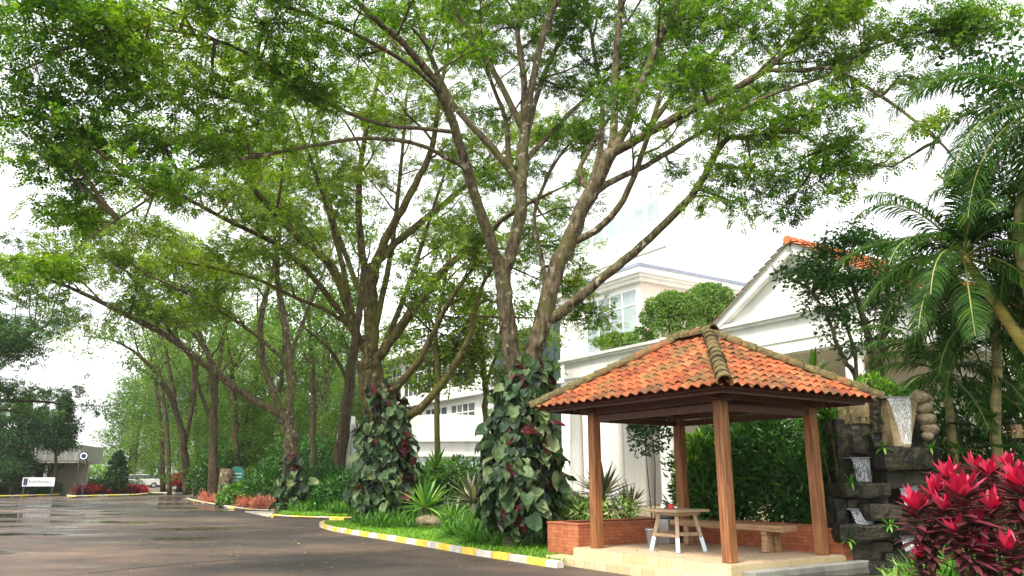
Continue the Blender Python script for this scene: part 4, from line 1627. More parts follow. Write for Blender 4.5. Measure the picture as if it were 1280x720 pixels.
# hanging ends on the right and masses over the frame's top
for u, v, Y, rx, rz, n in ((712, 352, 19.2, .5, .3, 9), (742, 384, 19.4, .5, .3, 9), (702, 392, 19.4, .4, .3, 7), (725, 330, 19.4, .4, .25, 5), (700, 310, 19.6, .5, .3, 7), (885, 245, 16.8, .5, .35, 6), (925, 250, 16.5, .35, .45, 6), (965, 235, 16.3, .4, .4, 8), (1000, 210, 15.9, .7, .5, 14), (1035, 235, 15.7, .5, .5, 10),
                           (985, 262, 16.1, .2, .3, 4), (940, 210, 16.4, .7, .4, 12), (1060, 175, 15.5, .6, .4, 10), (1010, 140, 15.9, .9, .4, 16), (960, 160, 16.2, .8, .4, 14), (905, 205, 16.7, .6, .4, 8),
                           (1100, 40, 15, 1.0, .4, 16), (1020, 20, 15.6, 1.2, .4, 18), (940, 40, 16.3, 1.2, .5, 18), (1140, 95, 14.8, .5, .3, 7), (1095, 205, 15.2, .3, .3, 5), (860, 90, 17.3, 1.2, .5, 18), (890, 20, 16.9, 1.2, .5, 18),
                           (1180, 40, 14.3, .8, .4, 12), (1230, 10, 14, .9, .5, 14), (1065, 110, 15.4, .5, .3, 8),
                           (620, 40, 19.2, 1.2, .4, 10), (690, 30, 18.8, 1.1, .4, 10), (700, 110, 19.5, 1.0, .35, 8), (740, 20, 19.4, 1.2, .4, 10), (600, 140, 19.4, 1.0, .35, 8), (450, 70, 14.4, 1.2, .4, 14), (330, 30, 12.8, 1.1, .4, 16), (230, 20, 12, 1.0, .4, 16), (120, 60, 11.3, .9, .4, 16), (60, 120, 11.4, .8, .4, 12), (160, 110, 11.8, .9, .4, 16), (260, 110, 12.6, 1.0, .4, 16),
                           (370, 110, 13.6, 1.0, .4, 12), (60, 40, 11, .9, .4, 14), (20, 90, 11, .7, .4, 10), (110, 170, 11.9, .8, .35, 14), (200, 180, 12.6, .9, .35, 12), (90, 225, 12.0, .6, .3, 8), (0, 10, 11, .8, .4, 12), (180, 60, 12, 1.2, .4, 14), (300, 160, 13.2, .9, .3, 9), (60, 190, 11.6, .7, .3, 8), (410, 120, 14, .9, .3, 9), (520, 20, 16, 1.0, .4, 10), (30, 150, 11.3, .7, .3, 8), (130, 10, 11.6, 1.0, .3, 10)):
    c = P(u, v, Y)
    t1.pad(c, rx, rz, n, .28, t1.nearest(c, pl))
t1.finish('rain_tree', base1, 'huge forked tree with a leaf wrapped trunk, nearest the pavilion', bark='bark', leaf='leaf_rain', K=18, LL=.20, LW=.20, tmpl=PINNATE, curl=.4, flat=.20)

# ---- the second rain tree
t2 = Tree()
base2 = Vector((-4.75, 27.6, .08))
tr = [(478, 660, 27.6, .60), (474, 600, 27.6, .55), (470, 540, 27.6, .50), (466, 490, 27.6, .47), (461, 452, 27.6, .45)]
t2.limb(*poly_pts(tr, 5), start=1, n=14)
LIMBS2 = [
    ([(462, 455, 27.6, .36), (464, 420, 27.6, .34), (463, 370, 27.5, .31), (468, 330, 27.4, .28)], 1, {}),
    ([(467, 335, 27.4, .22), (482, 300, 27.3, .20), (503, 261, 27.1, .18), (525, 220, 27, .16), (540, 185, 26.8, .14), (550, 120, 26.4, .10), (560, 60, 26, .07)], .5, {}),
    ([(470, 330, 27.4, .19), (495, 303, 27.6, .18), (522, 282, 28, .165), (581, 233, 28.8, .13), (620, 205, 29.4, .10), (680, 170, 30, .06)], .5, {}),
    ([(468, 450, 27.6, .24), (478, 440, 27.5, .23), (520, 383, 27.2, .20), (559, 333, 26.9, .17), (598, 305, 26.6, .14), (637, 267, 26.2, .11), (690, 240, 25.8, .07)], .6, {}),
    ([(478, 500, 27.6, .19), (490, 490, 27.3, .18), (521, 455, 26.8, .16), (540, 420, 26.5, .13), (557, 385, 26.2, .11), (580, 350, 26, .08)], .6, dict(L=(1.2, 2.4))),
    ([(490, 530, 27.6, .20), (515, 519, 27.3, .19), (551, 482, 27, .17), (584, 428, 26.7, .14), (592, 395, 26.5, .12), (606, 350, 26.3, .08), (640, 310, 26, .05)], .68, dict(L=(1.2, 2.4))),
    ([(462, 440, 27.6, .24), (446, 420, 27.4, .21), (428, 364, 26.8, .18), (412, 330, 26.3, .165), (375, 300, 25.4, .15), (340, 262, 24.5, .13), (300, 215, 23.4, .10), (250, 150, 22.2, .075), (200, 100, 21, .05)], .45, {}),
    ([(464, 380, 27.5, .19), (455, 330, 27.5, .17), (448, 260, 27.3, .15), (455, 175, 27, .12), (475, 90, 26.6, .09), (490, 20, 26.2, .06)], .45, {}),
    ([(440, 412, 27.3, .15), (418, 380, 26.5, .13), (385, 340, 25.4, .115), (345, 305, 24, .10), (290, 278, 22.6, .085), (215, 240, 21, .06), (140, 215, 19.6, .04)], .45, dict(L=(1.3, 2.6))),
    ([(463, 400, 27.5, .15), (440, 340, 28.2, .13), (415, 270, 29, .11), (395, 190, 29.8, .085), (380, 110, 30.4, .06)], .4, {}),
    ([(448, 430, 27.3, .15), (436, 370, 27, .13), (420, 300, 26.5, .11), (396, 220, 25.8, .085), (370, 150, 25, .06)], .5, {}),
    ([(464, 430, 27.5, .16), (478, 370, 27.6, .14), (490, 310, 27.8, .12), (500, 220, 28.2, .09), (508, 120, 28.6, .06)], .5, {}),
    ([(474, 445, 27.4, .15), (498, 390, 27.8, .13), (520, 330, 28.3, .11), (532, 290, 28.6, .09), (555, 220, 29.2, .06)], .5, {}),
    ([(450, 425, 27.4, .13), (420, 350, 28, .11), (380, 290, 28.5, .09), (330, 230, 29, .06)], .45, {}),
    ([(452, 425, 27.4, .10), (420, 395, 26.8, .09), (370, 372, 26, .075), (310, 345, 25, .06), (240, 330, 24, .04)], .45, dict(L=(1.2, 2.4))),
]
pl = []
for lm, st, kw in LIMBS2:
    pts, rad = poly_pts(lm, 4, .02, .8)
    pl.append(pts)
    k = dict(gap=.85, L=(1.6, 3.4), sr=.38, subs=6)
    k.update(kw)
    t2.limb(pts, rad, start=st, **k)
for u, v, Y, rx, rz, n in ((150, 170, 20, 1.3, .5, 14), (250, 240, 22, 1.5, .5, 14), (330, 170, 24, 1.6, .5, 16), (420, 230, 27, 1.8, .6, 14), (560, 280, 27, 1.6, .6, 12), (520, 340, 27, 1.4, .5, 10),
                           (90, 255, 19, 1.0, .4, 12), (180, 290, 20.5, 1.2, .45, 12), (300, 120, 23, 1.5, .5, 14), (480, 120, 27, 1.8, .6, 14), (630, 330, 27, 1.4, .6, 12), (700, 300, 28, 1.5, .6, 12),
                           (690, 350, 28, 1.2, .5, 10), (730, 400, 27, .9, .5, 8), (60, 200, 18.5, 1.0, .4, 10), (590, 200, 28.5, 1.6, .6, 10)):
    c = P(u, v, Y)
    t2.pad(c, rx, rz, n, .38, t2.nearest(c, pl))
t2.finish('rain_tree', base2, 'forked tree with a leaf wrapped trunk in front of the low white annexe', bark='bark_moss', leaf='leaf_rain2', K=17, LL=.26, LW=.26, tmpl=PINNATE, curl=.4, flat=.18)

# ---- the third tree at the mouth of the drive
t3 = Tree()
base3 = Vector((-10.6, 37.5, .08))
tr = [(362, 634, 37.5, .62), (363, 590, 37.5, .52), (364, 550, 37.5, .48), (360, 520, 37.5, .46)]
t3.limb(*poly_pts(tr, 5, .04, .7), start=1, n=12)
LIMBS3 = [
    ([(360, 525, 37.5, .34), (364, 480, 37.5, .31), (359, 430, 37.4, .28), (355, 400, 37.3, .26), (346, 345, 37.2, .2), (350, 290, 37, .14), (360, 230, 37, .08)], .55, {}),
    ([(358, 528, 37.5, .27), (345, 500, 37.2, .26), (329, 450, 37, .24), (326, 400, 36.8, .21), (338, 350, 36.7, .18), (345, 310, 36.6, .13), (330, 250, 36.4, .08)], .55, {}),
    ([(360, 532, 37.5, .30), (340, 512, 37, .28), (308, 495, 36.4, .26), (268, 465, 35.4, .24), (215, 424, 34, .21), (155, 392, 32.6, .17), (100, 365, 31.4, .12), (50, 345, 30.4, .07)], .5, dict(L=(1.6, 3.2))),
    ([(364, 470, 37.5, .15), (345, 440, 36.8, .14), (300, 405, 35.8, .12), (250, 375, 34.6, .09), (190, 345, 33.4, .06)], .4, {}),
    ([(225, 432, 34.2, .12), (200, 395, 34, .10), (170, 350, 33.6, .08), (130, 320, 33, .05)], .35, {}),
    ([(362, 450, 37.5, .14), (380, 400, 38.4, .12), (400, 350, 39, .09), (420, 300, 39.6, .06)], .4, {}),
    ([(285, 478, 35.8, .12), (250, 430, 35.2, .10), (225, 380, 34.8, .08), (215, 330, 34.4, .05)], .4, {}),
]
pl = []
for lm, st, kw in LIMBS3:
    pts, rad = poly_pts(lm, 4, .03, .68)
    pl.append(pts)
    k = dict(gap=1.0, L=(1.8, 3.8), sr=.46, subs=6)
    k.update(kw)
    t3.limb(pts, rad, start=st, **k)
for u, v, Y, rx, rz, n in ((90, 335, 31.5, 1.8, .5, 12), (150, 320, 33, 2, .5, 14), (230, 310, 35, 2.2, .6, 16), (310, 300, 36.5, 2.2, .6, 14), (60, 370, 31, 1.3, .4, 8), (130, 400, 32.5, 1.3, .4, 6), (190, 390, 34, 1.5, .4, 7),
                           (280, 345, 36, 2, .5, 12), (380, 330, 37.5, 2, .7, 12)):
    c = P(u, v, Y)
    t3.pad(c, rx, rz, n, .46, t3.nearest(c, pl))
t3.finish('rain_tree', base3, 'leaning tree with a long low limb reaching left over the road', bark='bark', leaf='leaf_rain2', K=16, LL=.34, LW=.34, tmpl=PINNATE, curl=.4, flat=.18)


# ---- slender multi-limbed trees further along the road
def roadside_tree(u, vbase, Y, rb, limbs, label, sr=.9, L=(2.2, 4.6), leaf='leaf_far', bark='bark_far', pads=()):
    t = Tree()
    b = P(u, vbase, Y)
    b.z = .08
    pl = []
    for lm in limbs:
        pts, rad = poly_pts(lm, 4, .035, .72)
        pl.append(pts)
        t.limb(pts, rad, start=.5, gap=1.2, L=L, sr=sr * .75, subs=5, n=8)
    for q in pads:
        c = P(*q[:3])
        t.pad(c, q[3], q[4], q[5], sr * .75, t.nearest(c, pl))
    return t.finish('roadside_tree', b, label, 'tree', 'slender trees along the road', bark, leaf, K=26, LL=.26, LW=.11)


roadside_tree(268, 618, 52, .5, [
    [(268, 624, 52, .55), (266, 560, 52, .42), (268, 500, 52, .36), (262, 450, 51.5, .26), (235, 390, 50.5, .16), (200, 350, 49.5, .08)],
    [(268, 505, 52, .26), (275, 450, 52.4, .22), (285, 390, 53, .15), (300, 340, 53.6, .08)],
    [(266, 530, 52, .20), (250, 490, 51.6, .18), (235, 440, 51, .13), (205, 410, 50, .07)]],
    'tall dark slender tree behind the brown cut stump', pads=((250, 360, 51, 3, .8, 12), (300, 350, 53, 3, .8, 10), (210, 380, 50, 2.4, .7, 10)))
roadside_tree(234, 616, 62, .5, [
    [(234, 618, 62, .5), (232, 570, 62, .42), (222, 520, 61.5, .34), (205, 480, 60.6, .25), (175, 445, 59.5, .17), (140, 425, 58.5, .1), (105, 420, 57.5, .05)],
    [(230, 560, 62, .26), (242, 500, 62.3, .2), (248, 440, 62.8, .13), (250, 390, 63.4, .07)],
    [(222, 520, 61.5, .2), (212, 460, 61.6, .16), (200, 410, 62, .1), (190, 380, 62.4, .06)]],
    'dark wishbone shaped tree farthest along the roadside hedge', pads=((150, 420, 59, 3, .7, 10), (200, 400, 61, 3, .8, 12), (110, 440, 58, 2, .5, 6), (245, 400, 63, 3, .9, 10)))
roadside_tree(424, 600, 43, .6, [
    [(420, 618, 43, .62), (426, 560, 43, .5), (434, 500, 43, .45), (442, 440, 43, .38), (450, 380, 43, .26), (455, 320, 43, .14)],
    [(436, 480, 43, .16), (415, 440, 42.6, .13), (380, 410, 42, .08)]],
    'thick dark straight trunk just left of the low white annexe', sr=.8, pads=((400, 420, 43, 2.5, 1, 10), (450, 350, 44, 2.8, 1, 14), (390, 360, 43, 2.5, 1, 12)))
roadside_tree(547, 590, 36, .2, [
    [(548, 610, 36, .19), (546, 540, 36, .18), (547, 470, 36, .17), (545, 410, 36, .15), (556, 350, 36, .12), (566, 300, 36, .08)],
    [(546, 415, 36, .10), (530, 380, 36, .08), (515, 340, 36, .05)],
    [(556, 355, 36, .09), (580, 330, 36, .06), (610, 315, 36, .04)]],
    'thin grey stemmed tree standing before the low white annexe', sr=.6, L=(1.2, 2.6), leaf='leaf_rain2', bark='bark_moss', pads=((590, 400, 36, 1.6, .8, 12), (560, 300, 36, 1.8, .8, 12), (520, 390, 37, 1.3, .6, 8), (620, 330, 36, 1.5, .8, 12), (600, 440, 37, 1.2, .6, 10), (575, 450, 37, 1.0, .6, 9), (600, 395, 36.5, 1.4, .8, 14), (555, 440, 37, 1.2, .6, 14), (520, 450, 37, 1.1, .6, 12), (500, 420, 38, 1.2, .6, 12), (535, 480, 37, .9, .5, 9), (590, 470, 37, .9, .5, 9), (570, 420, 37, 1.3, .7, 14)))
roadside_tree(612, 592, 38, .2, [
    [(610, 606, 38, .24), (609, 540, 38, .22), (606, 480, 38, .2), (600, 430, 38, .16), (590, 385, 38, .1)],
    [(606, 485, 38, .13), (622, 440, 38, .1), (640, 400, 38, .06)],
    [(602, 440, 38, .12), (575, 410, 38, .09), (550, 395, 38, .05)]],
    'slender tree with loose foliage between the two leaf wrapped trunks, before the dark glass front', sr=.6, L=(1.2, 2.6), leaf='leaf_rain2', bark='bark_moss', pads=((540, 430, 38, 1.3, .7, 12), (560, 465, 38, 1.1, .6, 10), (590, 450, 38, 1.3, .7, 12), (625, 470, 38, 1.1, .7, 10), (640, 430, 38, 1.2, .7, 10), (515, 470, 39, 1.0, .5, 8), (600, 400, 38, 1.4, .7, 12), (690, 420, 38, .9, .6, 7), (680, 460, 38, .8, .5, 6)))
roadside_tree(391, 600, 47, .3, [
    [(390, 622, 47, .28), (391, 560, 47, .26), (392, 490, 47, .22), (388, 420, 47, .16), (384, 350, 47, .1)]],
    'thin straight dark trunk right of the leaning tree', sr=.8, pads=((380, 460, 47, 2.2, .9, 10), (400, 390, 47, 2.6, 1, 14)))
roadside_tree(316, 600, 66, .3, [
    [(312, 616, 66, .34), (314, 560, 66, .3), (318, 500, 66, .25), (322, 430, 66, .17), (322, 370, 66, .1)]],
    'straight trunk in the shade between the teal sign and the leaning tree', sr=1.1, pads=((300, 420, 66, 4, 1.4, 14), (340, 450, 66, 4, 1.4, 14)))


for i, (u, Y, lean) in enumerate(((226, 92, -20), (204, 84, -14), (212, 76, -16), (246, 70, -6), (257, 80, 4), (284, 72, 8), (296, 60, -8), (334, 74, 8), (348, 58, 5), (372, 66, -4), (404, 58, 6), (412, 70, -6))):
    t = Tree()
    b = P(u, 598, Y)
    b.z = .08
    k = 52 / Y
    r0 = rnd(.20, .30)
    pts, rad = smooth_pts([P(u, 598 + 1500 / Y, Y), P(u + lean * .1, 560, Y), P(u + lean * .4, 505, Y), P(u + lean, 450, Y - .5), P(u + lean * 2, 405, Y - 1)], [r0, r0 * .9, r0 * .75, r0 * .5, r0 * .2], 4, .03)
    pts[0].z = .05
    t.limb(pts, rad, start=.6, gap=1.3, L=(2, 4), sr=.75, subs=4, n=7)
    for s in (-1, 1):
        q = pts[8 + (s > 0) * 3]
        p2_ = walk(q, Vector((s * rnd(.3, .7), rnd(-.3, .3), 1)), rnd(4, 7), 6, .08, -.03)
        t.limb(p2_, [r0 * .5 * (1 - .8 * j / 6) for j in range(7)], start=.5, gap=1.3, L=(1.6, 3.4), sr=.75, subs=4, n=6)
    t.finish('slender_tree', b, 'slender dark trunk with a high thin crown in the shaded grove along the road', 'tree', 'slender trunks of the shaded roadside grove', 'bark_far', 'leaf_far', K=20, LL=.30, LW=.12)


# ---- feathery trees filling the back, one prototype copied
def feathery(seed, h, rcrown, z0, label, group):
    random.seed(seed)
    t = Tree()
    pts = walk((0, 0, 0), Vector((.02, 0, 1)), h, 10, .03, .02)
    t.wood.tube(pts, [.30 * (1 - .8 * i / 10) for i in range(11)], 8)
    nb = 34
    for i in range(nb):
        f = i / nb
        z = z0 + (h - z0) * f
        i0 = min(int(z / h * 10), 9)
        q = pts[i0].lerp(pts[i0 + 1], z / h * 10 - i0)
        a = i * 2.4 + rnd(-.4, .4)
        Lb = rcrown * (1 - .55 * f) * rnd(.6, 1.1)
        d = Vector((math.cos(a), math.sin(a), rnd(.05, .45)))
        bp = walk(q, d, Lb, 5, .1, -.02)
        t.wood.tube(bp, [.06, .05, .04, .03, .02, .012], 4, cap=False)
        for k in range(15):
            s = bp[random.choice((2, 3, 3, 4, 4, 5, 5))] + Vector((random.gauss(0, .45), random.gauss(0, .45), random.gauss(0, .35)))
            t.spray(s, rnd(.55, 1.0), Vector((0, 0, 1)) + rvec(.4))
    return t.finish('feathery_tree', (0, 0, 0), label, 'tree', group, 'bark_far', 'leaf_far', K=24, LL=.32, LW=.10, flat=.4, droop=.5, curl=.8)


GRP = 'feathery trees massed behind the planted border'
protos = [feathery(21, 15, 4.6, 2.6, 'soft feathery green tree in the mass behind the planted border', GRP),
          feathery(22, 13, 5.2, 1.6, 'soft feathery green tree in the mass behind the planted border', GRP),
          feathery(23, 17, 4.2, 4.0, 'soft feathery green tree in the mass behind the planted border', GRP)]
spots = [(166, 99, 1, 1.0), (200, 96, 0, 1.1), (160, 104, 1, 1.2), (225, 84, 0, 1.0), (252, 92, 2, 1.0), (282, 78, 1, .9), (300, 92, 0, 1.1), (330, 82, 2, 1.0), (345, 64, 1, .75),
         (372, 72, 0, .95), (400, 62, 1, .8), (410, 76, 2, 1.0), (300, 62, 1, .7), (440, 70, 0, 1.0), (470, 82, 2, 1.1), (262, 70, 1, .75), (190, 112, 2, 1.2), (240, 110, 0, 1.3), (430, 55, 1, .62), (355, 54, 1, .55)]
used = set()
for i, (u, Y, k, s) in enumerate(spots):
    o = protos[k] if k not in used else copy_tree(protos[k])
    used.add(k)
    p = P(u, 598, Y)
    o.location = (p.x, Y, .02)
    o.rotation_euler = (0, 0, rnd(0, 6.28))
    o.scale = (s, s, s * rnd(.9, 1.1))
random.seed(31)

# ---- big crown hanging in from the left edge
t = Tree()
b = Vector((-36, 44, 0))
pl = []
for lm in ([(b.x, b.y, 0, .5), (b.x + .3, b.y, 4, .42), (b.x + .8, b.y, 8, .36)],):
    pts, rad = smooth_pts([Vector(q[:3]) for q in lm], [q[3] for q in lm], 4, .05)
    t.limb(pts, rad, start=1)
for k in range(10):
    a = rnd(-1.3, 1.3) if k < 7 else rnd(1.5, 4.6)
    q = b + Vector((.8, 0, rnd(5, 8)))
    pts = walk(q, Vector((math.cos(a), math.sin(a), rnd(.25, .8))), rnd(7, 10.5), 9, .1, -.02)
    pl.append(pts)
    t.limb(pts, [.20 * (1 - .85 * i / 9) + .02 for i in range(10)], start=.3, gap=1.1, L=(1.8, 3.4), sr=.7, subs=4, n=7)
for u, v, rx, n in ((10, 300, 2, 10), (40, 330, 1.6, 10), (20, 370, 1.8, 12), (50, 400, 1.6, 10), (15, 425, 1.2, 6), (70, 300, 1.2, 7), (-20, 400, 2, 12)):
    c = P(u, v, 44)
    t.pad(c, rx, .5, n, .65, t.nearest(c, pl))
t.finish('spreading_tree', b, 'dark crown of a spreading tree hanging in over the gatehouse from the left', bark='bark_far', leaf='leaf_mid', K=15, LL=.36, LW=.36, tmpl=PINNATE, flat=.18, curl=.4)


# ---- junipers by the gatehouse, conifers of dense upswept tufts
def conifer(u, v0, v1, Y, wpx, label, tufts, leaf='leaf_dark', clear=.2, name='juniper', group=None):
    b = P(u, v0, Y)
    b.z = .1
    top = P(u, v1, Y).z
    h = top - b.z
    w = wpx / 960 * Y / 2
    t = Tree()
    t.wood.tube(walk((b.x, b.y, b.z - .1), Vector((.03, 0, 1)), h * .95, 8, .05, .02), [.20 * (1 - .85 * i / 8) for i in range(9)], 7)
    for i in range(tufts):
        f = rnd(clear, 1)
        a = rnd(0, 6.28)
        prof = (1 + .45 * math.sin(a * 2 + f * 9 + u) * math.sin(f * 14 + u * .3)) * min(1, (1 - f) * 1.7 + .10) * (.75 + .25 * math.sin(f * 23 + u)) * min(1, (f - clear) * 5 + .45)
        r = w * prof * math.sqrt(rnd(.15, 1))
        q = Vector((b.x + math.cos(a) * r, b.y + math.sin(a) * r, b.z + h * f))
        t.spray(q, rnd(.32, .6), Vector((math.cos(a) * .8, math.sin(a) * .8, .8)))
        if i % 4 == 0:
            t.wood.tube([Vector((b.x, b.y, q.z - r * .6)), q.lerp(Vector((b.x, b.y, q.z)), .5) - Vector((0, 0, r * .15)), q], [.05, .035, .012], 4, cap=False)
    return t.finish(name, b, label, 'tree', group, 'bark_far', leaf, K=26, LL=.26, LW=.10, flat=.5, droop=-.4, curl=.9)


conifer(66, 619, 500, 74, 58, 'dark juniper with a bare leaning trunk in front of the gatehouse', 460, clear=.48)
conifer(14, 619, 500, 72, 60, 'dark juniper at the left edge of the verge', 520, clear=.15)
conifer(38, 619, 512, 78, 46, 'slim dark juniper standing between two bigger junipers', 330, clear=.2)
conifer(-16, 619, 520, 73, 60, 'dark juniper cut off by the left edge of the photo', 420, clear=.12)


# topiary in the round bed: stacked clipped tiers
t = Tree()
b = Vector((P(143, 615, 78).x, 78, .1))
t.wood.tube([b, b + Vector((.05, 0, 2)), b + Vector((0, 0, 3.8))], [.14, .10, .04], 7)
for z, r in ((.75, 1.05), (1.25, 1.15), (1.9, .98), (2.5, .85), (3.05, .66), (3.5, .46), (3.85, .24)):
    for i in range(int(46 * r) + 6):
        a, rr = rnd(0, 6.28), r * math.sqrt(rnd(0, 1))
        t.spray(b + Vector((math.cos(a) * rr, math.sin(a) * rr, z + rnd(-.12, .12) + .15 * (1 - rr / r))), .2, Vector((math.cos(a), math.sin(a), 1.2)))
t.finish('topiary', b, 'dark clipped topiary in tiers standing in the round red flower bed', 'tree', None, 'bark_far', 'leaf_dark', K=26, LL=.2, LW=.1, flat=.4, droop=-.2, curl=.9)


# ------------------------------------------------------------------ bushes
def bush(blobs, name, label, leaf, dens=260, LL=.10, LW=.055, cat='shrub', group=None, stems=7, shell=.55, loc=None, bark='bark_far', up=.5, tmpl=DIAMOND):
    """leaves massed near the skin of lumpy ellipsoids (x, y, z, rx, ry, rz), on a few stems"""
    b = Vector(loc) if loc is not None else Vector((blobs[0][0], blobs[0][1], max(.09, blobs[0][2] - blobs[0][5])))
    C, D, N, S = [], [], [], []
    wood = MB()
    for x, y, z, rx, ry, rz in blobs:
        area = 4 * math.pi * ((rx * ry) ** 1.6 / 3 + (rx * rz) ** 1.6 / 3 + (ry * rz) ** 1.6 / 3) ** (1 / 1.6)
        n = max(30, int(area * dens))
        d = nrm(RNG.normal(0, 1, (n, 3)))
        lump = np.ones(n)
        for k in range(9):
            c = nrm(RNG.normal(0, 1, (1, 3)))[0]
            lump += RNG.uniform(-.16, .26) * np.exp(-((d - c) ** 2).sum(1) / .16)
        r = lump * (1 - shell * RNG.uniform(0, 1, n) ** 2.2)
        pos = np.array([x, y, z]) + d * np.array([rx, ry, rz]) * r[:, None]
        C.append(pos)
        D.append(d * .7 + RNG.normal(0, .6, (n, 3)) + np.array([0, 0, up * .4]))
        N.append(d + np.array([0, 0, up]) + RNG.normal(0, .45, (n, 3)))
        S.append(RNG.uniform(.6, 1.3, n))
        for k in range(stems):
            a = rnd(0, 6.28)
            e = Vector((x + math.cos(a) * rx * .6, y + math.sin(a) * ry * .6, z + rz * rnd(.1, .6)))
            s = Vector((b.x + math.cos(a) * .12, b.y + math.sin(a) * .12, b.z))
            wood.tube([s, s.lerp(e, .5) + rvec(.05), e], [.028, .02, .008], 5, cap=False)
    C, D, N, S = np.concatenate(C), np.concatenate(D), np.concatenate(N), np.concatenate(S)
    keep = C[:, 2] > .04
    C, D, N, S = C[keep], D[keep], N[keep], S[keep]
    root = empty(name, b, 0, label, cat, group)
    wood.build('stem', M[bark], root, smooth=True, loc=-b)
    V, F = scatter(*tmpl, C, D, N, S * LL, S * LW)
    o = mesh_np('foliage', V, F, M[leaf], root)
    o.location = -b
    return root


def bl(u, v, Y, rx, ry, rz):
    p = P(u, v, Y)
    return (p.x, p.y, p.z, rx, ry, rz)


# dense dark bushes behind the bench
random.seed(5)
bush([bl(900, 600, 18.2, 1.0, .9, 1.1), bl(925, 560, 18.4, 1.0, .8, 1.0), bl(880, 625, 17.6, .7, .6, .7)], 'dense_bush', 'dense dark green bush behind the left half of the wooden bench', 'leaf_bush', 330, .17, .05, loc=(4.9, 18.2, .1))
bush([bl(975, 590, 17.3, 1.0, .9, 1.2), bl(960, 550, 17.6, .9, .8, 1.0), bl(1010, 610, 16.2, .7, .7, .8)], 'dense_bush', 'dense dark green bush between the two right hand pavilion posts', 'leaf_bush', 330, .17, .05, loc=(6.0, 17.2, .1))
bush([bl(1040, 600, 15.9, .55, .6, 1.1), bl(1045, 560, 16.0, .5, .5, .9)], 'dense_bush', 'narrow dark green bush between the right post and the waterfall', 'leaf_bush', 330, .19, .05, loc=(6.5, 15.9, .1))
bush([bl(868, 600, 17.9, .45, .4, .8), bl(876, 570, 18.2, .5, .4, .5)], 'bright_bush', 'bright yellow green bush beside the back pavilion post', 'leaf_bright', 300, .15, .06, loc=(4.2, 17.9, .1))
bush([bl(812, 542, 30, .8, .7, .8), bl(806, 520, 30, .7, .7, .7)], 'porch_tree', 'dark leafy small tree in front of the porch columns', 'leaf_dark', 140, .16, .08, cat='tree', loc=(5.3, 30, .1), stems=1)
bush([bl(1230, 560, 17.2, 1.3, .7, 1.5), bl(1190, 590, 17.4, .9, .7, 1.1), bl(1285, 540, 16.6, .8, .7, 1.7)], 'dense_bush', 'dense dark bush filling the gap behind the palms at the right edge', 'leaf_bush', 200, .22, .06, loc=(10.6, 17.2, .1))


def knobs(u, v, Y, rx, ry, rz, n):
    b = bl(u, v, Y, rx, ry, rz)
    out = [(b[0], b[1], b[2], rx * .8, ry * .8, rz * .8)]
    for i in range(n):
        d = rvec().normalized()
        if d.z < -.5:
            d.z *= -1
        k = rnd(.28, .48)
        out.append((b[0] + d.x * rx * .8, b[1] + d.y * ry * .8, b[2] + d.z * rz * .8, rx * k, ry * k, rz * k * .85))
    return out


# clipped shrubs on the porch roof
bush(knobs(842, 398, 37.5, 1.4, 1.3, 1.2, 24), 'round_shrub', 'rounded light green shrub on the porch roof, nearer the tall window', 'leaf_topiary', 200, .15, .08, cat='shrub', shell=.3, stems=1)
bush(knobs(886, 387, 38.5, 1.5, 1.2, 1.15, 24), 'round_shrub', 'rounded light green shrub on the porch roof, beside the gable', 'leaf_topiary', 200, .15, .08, cat='shrub', shell=.3, stems=1)
bush(knobs(770, 431, 40, 1.1, .7, .55, 10) + knobs(800, 424, 39, .9, .7, .6, 8), 'low_shrub', 'low hedge like shrub on the porch roof below the tall window', 'leaf_topiary', 190, .15, .08, cat='shrub', stems=1)
# border bushes along the second island and in front of the annexe
for q, lab, lf in (([bl(300, 622, 46, 1.3, 1, .8), bl(318, 615, 46.5, 1.2, 1, .9)], 'grey green bush behind the red plants beside the teal sign', 'leaf_strap'),
                   ([bl(340, 605, 44, 1.4, 1, 1.2)], 'dark leafy bush left of the leaning tree', 'leaf_bush'),
                   ([bl(405, 610, 40, 1.6, 1, 1.1), bl(425, 618, 36, 1.2, .9, .8)], 'dark green bush in front of the thick straight trunk', 'leaf_bush'),
                   ([bl(545, 605, 33.5, 1.4, 1, .9), bl(575, 600, 33.8, 1.3, 1, .9), bl(520, 612, 33, 1.0, .8, .7)], 'broad leafed green bush along the foot of the low white annexe', 'leaf_strap'),
                   ([bl(470, 600, 34, 1.3, .9, .8)], 'green bush behind the second leaf wrapped trunk', 'leaf_bush'),
                   ([bl(270, 590, 60, 2, 1.4, 1.8), bl(300, 575, 62, 2, 1.4, 2)], 'tall leafy bush behind the teal sign', 'leaf_bush'),
                   ([bl(370, 585, 50, 2, 1.4, 1.8), bl(395, 580, 52, 2, 1.4, 1.8)], 'tall leafy bush behind the leaning tree', 'leaf_bush'),
                   ([bl(118, 598, 88, 2.2, 1.6, 1.3)], 'bright lime bush under the gatehouse roof edge', 'leaf_bright'),
                   ([bl(700, 640, 19.8, .6, .6, .45), bl(722, 645, 19, .5, .5, .4)], 'pale variegated shrub left of the brick planter', 'leaf_varieg'),
                   ([bl(672, 652, 19.6, .55, .5, .4)], 'pale variegated shrub at the foot of the nearest trunk', 'leaf_varieg')):
    far = q[0][1] > 30
    bush(q, 'leafy_bush', lab, lf, 90 if far else 260, .24 if far else .15, .12 if far else .05)
hp = [G(u, 614) for u in (186, 244)]
mb_blobs = []
for i in range(9):
    t_ = i / 8
    mb_blobs.append((hp[0].x + (hp[1].x - hp[0].x) * t_, 86, .75, .9, .8, .7))
bush(mb_blobs, 'hedge', 'low clipped dark hedge along the car park kerb', 'leaf_bush', 60, .2, .11, cat='hedge', stems=2)
